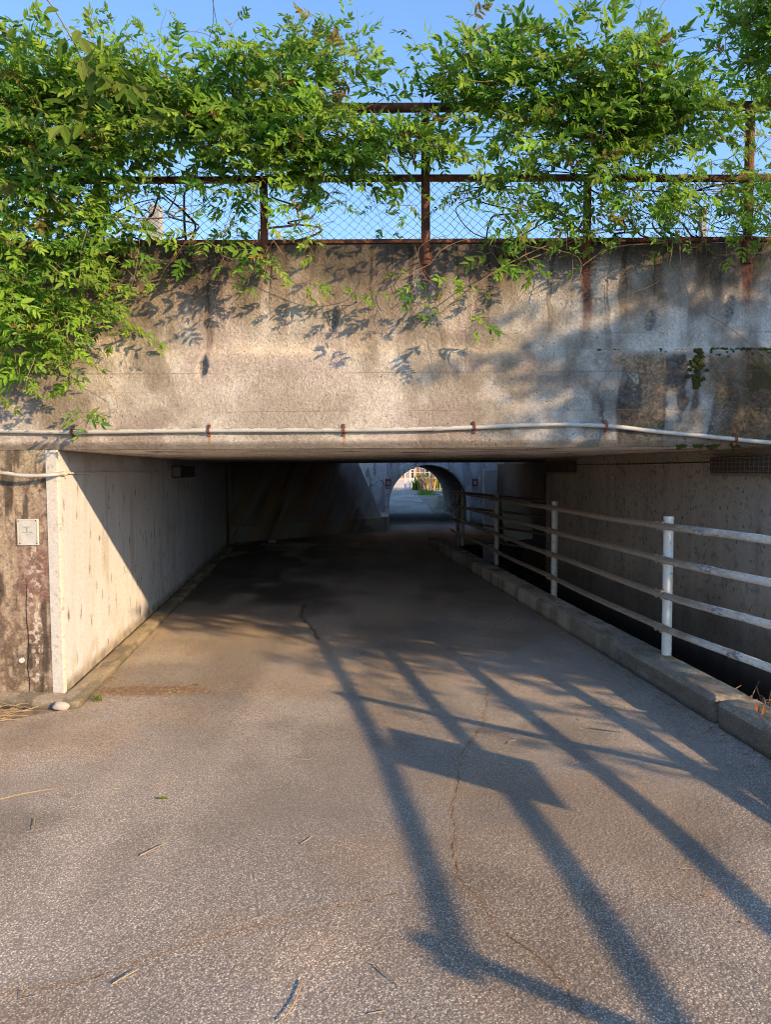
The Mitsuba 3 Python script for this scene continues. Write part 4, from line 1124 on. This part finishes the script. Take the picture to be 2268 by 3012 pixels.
# the tree right of the frame whose crown dapples wall and path
tr = thing('roadside_tree', 'slender leafy tree standing right of the picture', 'tree')
F = Foliage(31)
TX, TY = 6.1, 2.4
for c, rd, n in (((TX, TY, 4.05), (0.55, 0.62, 0.62), 90), ((TX + 0.1, TY + 0.35, 3.0), (0.6, 0.8, 0.6), 60), ((TX + 0.1, TY + 0.4, 2.2), (0.6, 0.9, 0.4), 60), ((TX - 0.1, TY - 1.2, 1.8), (0.4, 0.5, 0.35), 10), ((TX, TY - 0.5, 2.65), (0.5, 0.5, 0.35), 14)):
    for _ in range(n):
        o = np.array(c) + np.array(rd) * F.r.uniform(-1, 1, 3)
        F.shoot(o, F.r.normal(0, 1, 3), F.r.uniform(0.3, 0.6), scale=1.25, gap=0.07)
cen = [tube(curve([(TX, TY, -0.02), (TX + 0.05, TY + 0.05, 1.4), (TX - 0.05, TY, 2.6), (TX, TY, 4.3)], 20), np.linspace(0.09, 0.02, 20), 10)]
put(tr + '__trunk', cen[0], 'bark', smooth=60)
for k in range(8):
    a_ = k * 2.4
    z = 1.7 + 0.28 * k
    put(tr + '__limb', tube(curve([(TX, TY, z), (TX + 0.4 * math.cos(a_), TY + 0.4 * math.sin(a_), z + 0.35), (TX + 0.9 * math.cos(a_), TY + 0.9 * math.sin(a_), z + 0.55)], 12), np.linspace(0.035, 0.01, 12), 6), 'bark', smooth=60)
F.build(tr, 0)

# ------------------------------------------------------------------ moss, litter, twigs, weeds
r = np.random.default_rng(41)
def crumbs(n, fn, seed):
    rr = np.random.default_rng(seed)
    return cat([lump(fn(rr), np.array([rr.uniform(0.006, 0.020), rr.uniform(0.004, 0.012), rr.uniform(0.005, 0.016)]), k, 0.7, 1) for k in range(n)])


def cushion(rr):
    t = rr.random()
    w = 0.030 * (0.35 + math.sin(3.0 * t ** 0.8)) if t < 0.95 else 0.012
    return np.array([2.166 - 0.018 * t + rr.normal(0, w * 0.6), FY - 0.004 * rr.random(), 2.415 - 0.26 * t])


put('moss_cushion', crumbs(120, cushion, 61), 'moss', smooth=True)
tag('moss_cushion', 'hanging dark green moss cushion below the wall joint at right', 'moss')
put('moss_strip', crumbs(170, lambda q: np.array([2.70 - 0.46 * q.random() ** 1.5 if q.random() < 0.8 else q.uniform(1.3, 2.3), FY + 0.008, 2.414 - 0.028 * abs(q.normal()) * (q.random() < 0.6)]), 62), 'moss', smooth=True)
tag('moss_strip', 'strip of dark moss along the wall joint at the right edge', 'moss', kind='stuff')
put('moss_drip', crumbs(60, lambda q: np.array([q.choice([2.06, 2.17, 2.21, 2.29, 2.31, 2.44]) + q.normal(0, 0.015), FY + 0.02 + 0.015 * q.random(), 1.764 - 0.022 * q.random()]), 63), 'moss', smooth=True)
tag('moss_drip', 'small dark moss tufts under the beam edge at right', 'moss', kind='stuff')

TWIGS = [([(-1.95, 3.38), (-1.78, 3.50), (-1.63, 3.55)], 'long thin straw-coloured twig at the left edge of the asphalt'), ([(-1.63, 3.24), (-1.60, 3.18), (-1.58, 3.13)], 'short dark twig on the left of the asphalt'),
         ([(-0.04, 2.24), (0.0, 2.19), (0.05, 2.14)], 'brown twig near the bottom middle beside the shadow'), ([(-0.27, 2.17), (-0.275, 2.10), (-0.31, 2.0)], 'curved twig at the bottom edge left of the middle'),
         ([(-0.86, 2.16), (-0.83, 2.19), (-0.80, 2.22)], 'reddish twig by the crack at the lower left'), ([(-1.03, 2.91), (-0.98, 2.97), (-0.95, 3.0)], 'faint straw lying at left of the middle of the asphalt')]
for pts, lab in TWIGS:
    k = put('fallen_twig', tube(curve([(x, y, 0.006 + 0.004 * math.sin(7 * n_)) for n_, (x, y) in enumerate(pts)], 12), np.linspace(0.0026, 0.0014, 12), 5), 'dry_straw')
    tag(k, lab, 'twig')
g = place(BROAD_LEAF[0], np.array([-1.12, 3.43, 0.008]), np.array([1, 0.3, 0.02]), np.array([0.1, -0.3, 1.0]), 0.32, np.array([0.16, 0.22, 0.03]))
put('green_leaf', (g[0], g[1]), 'leaf', color=g[2])
tag('green_leaf', 'single fresh green leaf lying on the asphalt at left', 'leaf')


def litter(n, region, seed, colors, size=(0.01, 0.028)):
    rr = np.random.default_rng(seed)
    vs, fs, cs, at = [], [], [], 0
    for _ in range(n):
        p, s = region(rr)
        c = W(p, s, 0.0035 + 0.004 * rr.random())
        a_, L, w = rr.random() * 6.28, rr.uniform(*size), rr.uniform(0.15, 0.55)
        e = np.array([math.cos(a_), math.sin(a_), 0]) * L
        f = np.array([-math.sin(a_), math.cos(a_), 0]) * L * w
        h = np.array([0, 0, rr.uniform(0.001, 0.007)])
        vs += [c - e, c + f * 0.5 + h, c + e, c - f * 0.5 + h * 0.3]
        fs += [(at, at + 3, at + 1), (at + 1, at + 3, at + 2)]
        cs += [np.array(colors[rr.integers(len(colors))]) * rr.uniform(0.7, 1.2)] * 4
        at += 4
    return np.array(vs), np.array(fs), np.array(cs)


scene['litter_mat'] = {'type': 'twosided', 'bsdf': {'type': 'principled', 'base_color': {'type': 'mesh_attribute', 'name': 'vertex_color'}, 'roughness': 0.8}}
BROWN = [(0.30, 0.18, 0.10), (0.42, 0.30, 0.16), (0.20, 0.11, 0.07), (0.45, 0.38, 0.16), (0.33, 0.14, 0.08)]
v, f, c = litter(520, lambda q: (2.49 - abs(q.normal(0, 0.10)), q.uniform(2.0, 9.5)), 51, BROWN)
v2, f2, c2 = litter(260, lambda q: (q.uniform(1.4, 2.45), 5.0 + q.normal(0, 0.6)), 52, BROWN + [(0.40, 0.42, 0.12)] * 2, (0.006, 0.02))
put('leaf_litter', (np.vstack([v, v2]), np.vstack([f, f2 + len(v)])), 'litter_mat', color=np.vstack([c, c2]))
tag('leaf_litter', 'dry leaf litter gathered along the right kerb', 'leaf litter', kind='stuff')
v, f, c = litter(420, lambda q: (-1.10 + q.normal(0, 0.36), 5.30 + q.normal(0, 0.10)), 53, BROWN, (0.004, 0.016))
v2, f2, c2 = litter(340, lambda q: (-1.54 + abs(q.normal(0, 0.05)), q.uniform(5, 9)), 54, BROWN, (0.006, 0.02))
v3, f3, c3 = litter(160, lambda q: (q.uniform(-2.6, 2.3), q.uniform(1.5, 8.5)), 55, BROWN, (0.004, 0.016))
put('silt_litter', (np.vstack([v, v2, v3]), np.vstack([f, f2 + len(v), f3 + len(v) + len(v2)])), 'litter_mat', color=np.vstack([c, c2, c3]))
tag('silt_litter', 'brown litter scattered on the silty patch by the left kerb', 'leaf litter', kind='stuff')
# dry stalks and twigs against the foot of the pillar
tw = []
for k in range(70):
    c = np.array([r.uniform(-2.95, -2.44), r.uniform(4.42, 4.74), 0.004 + 0.05 * r.random()])
    a_ = r.normal(0.3, 0.6)
    L = r.uniform(0.08, 0.35)
    d = np.array([math.cos(a_), math.sin(a_), r.normal(0, 0.12)])
    n_ = np.array([-d[1], d[0], 0.2]) * r.normal(0, 0.25)
    pts = [c - d * L / 2, c + n_ * L, c + d * L / 2]
    for q_ in pts:
        q_[2] = max(q_[2], 0.004)
    tw.append(tube(curve(pts, 8), r.uniform(0.0012, 0.003), 4, False))
put('dry_stalks', cat(tw), 'dry_straw')
tag('dry_stalks', 'tangle of dry brown stalks at the foot of the brown pillar', 'dry stalks', kind='stuff')


sw = []
for k in range(46):
    c = np.array([r.uniform(-2.4, 2.2), r.uniform(1.7, 5.2), 0.005])
    if k % 2:
        c = np.array([r.uniform(-2.4, -0.8), r.uniform(1.9, 4.6), 0.005])
    a_, L = r.normal(0.4, 0.7), r.uniform(0.02, 0.09)
    d = np.array([math.cos(a_), math.sin(a_), 0.0]) * L / 2
    n_ = np.array([-d[1], d[0], 0.0]) * r.normal(0, 0.3)
    sw.append(tube([c - d, c + n_, c + d], r.uniform(0.0008, 0.0016), 4, False))
put('straw_bits', cat(sw), 'dry_straw')
tag('straw_bits', 'short bits of dry straw strewn over the asphalt', 'straw', kind='stuff')


def blades(c, n, h, w, seed, cols, lean=0.5):
    rr = np.random.default_rng(seed)
    vs, fs, cs, at = [], [], [], 0
    for _ in range(n):
        b = np.array(c) + np.r_[rr.normal(0, w, 2), 0]
        a_ = rr.random() * 6.28
        L = h * rr.uniform(0.5, 1.0)
        o = np.array([math.cos(a_), math.sin(a_), 0])
        t_ = np.array([-o[1], o[0], 0]) * L * 0.07
        m_, e = b + o * lean * L * 0.25 + [0, 0, L * 0.6], b + o * lean * L * 0.8 + [0, 0, L * 0.92]
        vs += [b - t_, b + t_, m_ + t_, m_ - t_, e]
        fs += [(at, at + 1, at + 2), (at, at + 2, at + 3), (at + 3, at + 2, at + 4)]
        cs += [np.array(cols[rr.integers(len(cols))]) * rr.uniform(0.7, 1.25)] * 5
        at += 5
    return np.array(vs), np.array(fs), np.array(cs)


GR = [(0.14, 0.24, 0.03), (0.20, 0.28, 0.05), (0.10, 0.18, 0.03)]
for c, n, h, lab in (((-2.02, 4.96, 0.0), 26, 0.05, 'small green weed at the corner of the left kerb'), ((-1.42, 5.30, 0.0), 14, 0.03, 'tiny green weed on the brown silt patch'), ((-2.62, 4.55, 0.0), 30, 0.07, 'green grass tuft among the dry stalks at left')):
    v, f, c_ = blades(c, n, h, 0.016, int(n * 7), GR)
    k = put('weed_tuft', (v, f), 'leaf', color=c_)
    tag(k, lab, 'weed')
# seedling with autumn leaves on the right kerb
sd_ = thing('maple_seedling', 'little seedling with red stem and orange yellow leaves at the right edge', 'seedling')
b0 = W(2.475, 3.64, 0.17)
put(sd_ + '__stem', tube(curve([b0 + [0.06, 0, -0.05], b0 + [0.0, 0, 0.03], b0 + [-0.03, 0, 0.09]], 10), 0.0016, 5), 'dull_red_print')
for (dx, dz, col) in ((-0.045, 0.10, (0.36, 0.14, 0.06)), (-0.02, 0.085, (0.40, 0.19, 0.08)), (0.03, 0.03, (0.62, 0.50, 0.12)), (0.035, -0.02, (0.66, 0.60, 0.20)), (0.05, 0.05, (0.5, 0.45, 0.1))):
    g = place(BROAD_LEAF[int(abs(dx * 1000)) % 5], b0 + [dx, -0.01, dz], np.array([dx * 8 + 0.05, -0.3, 0.5]), np.array([0, -1, 0.4]), 0.42, np.array(col))
    put(sd_ + '__leaf', (g[0], g[1]), 'leaf', color=g[2])
# brush in the ditch
tw = []
for k in range(260):
    c = W(r.uniform(2.80, 3.28), r.uniform(3.0, 4.9), 0)
    c[2] = -0.10 + 0.36 * r.random() - 0.25 * abs(c[1] - 4)
    d = r.normal(0, 1, 3) * [1, 1, 0.45]
    d /= np.linalg.norm(d)
    tw.append(tube([c - d * 0.12, c + r.normal(0, 0.02, 3), c + d * r.uniform(0.05, 0.2)], r.uniform(0.0015, 0.005), 4, False))
put('dead_brush', cat(tw), 'bark')
tag('dead_brush', 'heap of dead twigs and leaves in the ditch below the railing', 'brush', kind='stuff')
bs = [lump(W(3.05, 3.75, -0.45), (0.30, 0.9, 0.42), 5, 0.3)]
put('ditch_soil', cat(bs), 'bare_earth', smooth=True)
tag('ditch_soil', kind='structure')
# little bits of rubbish under the bridge
k = put('crushed_can', tube([W(-0.9, 16.05, 0.035), W(-0.84, 16.07, 0.037), W(-0.76, 16.09, 0.035)], [0.03, 0.026, 0.03], 12), 'zinc_steel', smooth=50)
tag(k, 'crushed pale can lying on the dark floor before the plinth', 'can')
k = put('orange_reflector', to_world(bx(-0.67, -0.62, 17.3, 17.62, 1.31, 1.36, 0.01)), 'orange_plastic')
tag(k, 'small orange reflector on the dark wing wall', 'reflector')

# ------------------------------------------------------------------ beyond the arch
wg = thing('white_gate', 'white tubular gate at the left of the opening beyond the arch', 'gate')
for dx in (0.0, 0.14, 0.3, 0.42, 0.75):
    put(wg + '__bar', to_world(bx(7.55 + dx, 7.55 + dx + (0.09 if dx in (0.0, 0.42) else 0.045), 57.0, 57.08, 0.0, 1.66, 0.005)), 'white_paint')
for z in (0.12, 1.58):
    put(wg + '__rail', to_world(bx(7.55, 8.4, 56.98, 57.0, z, z + 0.06)), 'white_paint')
gf = thing('wire_fence', 'grey green post fence before the plants beyond the arch', 'fence')
for x in (8.58, 9.15, 9.83, 10.7):
    put(gf + '__post', to_world(bx(x, x + 0.055, 54.0, 54.05, -0.05, 1.7, 0.004)), 'grey_green_paint')
for z in (0.12, 1.60):
    put(gf + '__rail', to_world(bx(8.5, 11.2, 54.05, 54.09, z, z + 0.045)), 'grey_green_paint')
lf_ = thing('white_lattice_fence', 'tall white lattice fence behind the plants beyond the arch', 'fence')
for k in range(16):
    put(lf_ + '__bar', to_world(bx(8.2 + 0.45 * k, 8.245 + 0.45 * k, 62.0, 62.05, 0, 2.2)), 'zinc_steel')
for z in (0.6, 1.35, 2.1):
    put(lf_ + '__rail', to_world(bx(8.2, 15.4, 62.05, 62.09, z, z + 0.05)), 'zinc_steel')
nh = thing('far_house', 'plain house standing right of the path beyond the arch', 'house')
put(nh + '__wall', bx(11.5, 19, 26.9, 44, 0, 7.0), 'brown_paint')
put(nh + '__roof', trimesh.convex.convex_hull(np.array([(11.1, y_, 7.0) for y_ in (26.6, 44.4)] + [(19.4, y_, 7.0) for y_ in (26.6, 44.4)] + [(15.2, y_, 9.4) for y_ in (26.6, 44.4)])), 'fixture_brown')
for k in range(4):
    put(nh + '__window', bx(11.46, 11.49, 30 + 3.5 * k, 31.6 + 3.5 * k, 1.2, 2.6), 'grey_green_paint')
fb = thing('brown_shed', 'long brown building across the road beyond the arch', 'building')
put(fb + '__wall', to_world(bx(-12, 40, 112, 118, 0, 5.0)), 'brown_paint')
for k in range(22):
    put(fb + '__post', to_world(bx(-10 + 2.2 * k, -9.7 + 2.2 * k, 111.7, 111.95, 0, 5.0)), 'dry_straw')
for k in range(14):
    put(fb + '__window', to_world(bx(-8.9 + 3.3 * k, -7.4 + 3.3 * k, 111.9, 111.97, 1.6, 3.4)), 'grey_green_paint')
put(fb + '__kerb', to_world(bx(-40, 60, 110.5, 111.2, 0, 0.35)), 'pale_stone')
for c, n, h, cols, lab, nm in (((9.12, 55.6), 420, 1.20, [(0.60, 0.40, 0.17), (0.68, 0.50, 0.26)], 'clump of tall straw-yellow grass behind the far fence', 'tall_grass'), ((8.72, 56.6), 160, 0.95, GR, 'green grass clump left of the yellow grass beyond the arch', 'tall_grass'), ((9.75, 56.6), 220, 1.05, GR + [(0.25, 0.26, 0.10)], 'green leafy clump right of the yellow grass beyond the arch', 'tall_grass'), ((10.5, 57.0), 200, 1.1, GR + [(0.25, 0.26, 0.10)], 'rightmost weedy clump behind the far fence', 'tall_grass'), ((9.4, 58.8), 120, 1.5, GR, 'tall green shoots rising behind the yellow grass', 'tall_grass')):
    w_ = W(c[0], c[1], 0)
    v, f, c_ = blades(w_, n, h, 0.24, n + int(h * 10), cols)
    k = put(nm, (v, f), 'leaf', color=c_)
    tag(k, lab, 'grass clump')
vs, fs, cs, at = [], [], [], 0
for k in range(60):
    q_ = r.random()
    v, f, c_ = blades(W(7.1 + 1.6 * q_ + r.normal(0, 0.2), 44 + 9.5 * q_ + r.normal(0, 0.5), 0), 26, 0.16, 0.16, 900 + k, GR)
    vs.append(v); fs.append(f + at); cs.append(c_); at += len(v)
put('grass', (np.vstack(vs), np.vstack(fs)), 'leaf', color=np.vstack(cs))
tag('grass', 'short bright green grass beside the path beyond the arch', 'grass', kind='stuff')
rs = []
for k in range(70):
    q_ = r.random()
    c = W(6.0 + 3.2 * q_ + r.uniform(0.1, 1.6), 31 + 20 * q_ + r.normal(0, 1), 0.02)
    rs.append(lump(c, np.array([0.16, 0.16, 0.11]) * r.uniform(0.5, 1.7), k, 0.4, 1))
put('rubble', cat(rs), 'kerb_concrete')
tag('rubble', 'grey stone rubble on the bank right of the far path', 'rubble', kind='stuff')
put('mud_bank', lump(W(5.75, 30.2, 0.0), (0.55, 1.7, 0.55), 4, 0.3), 'bare_earth', smooth=True)
tag('mud_bank', kind='structure')
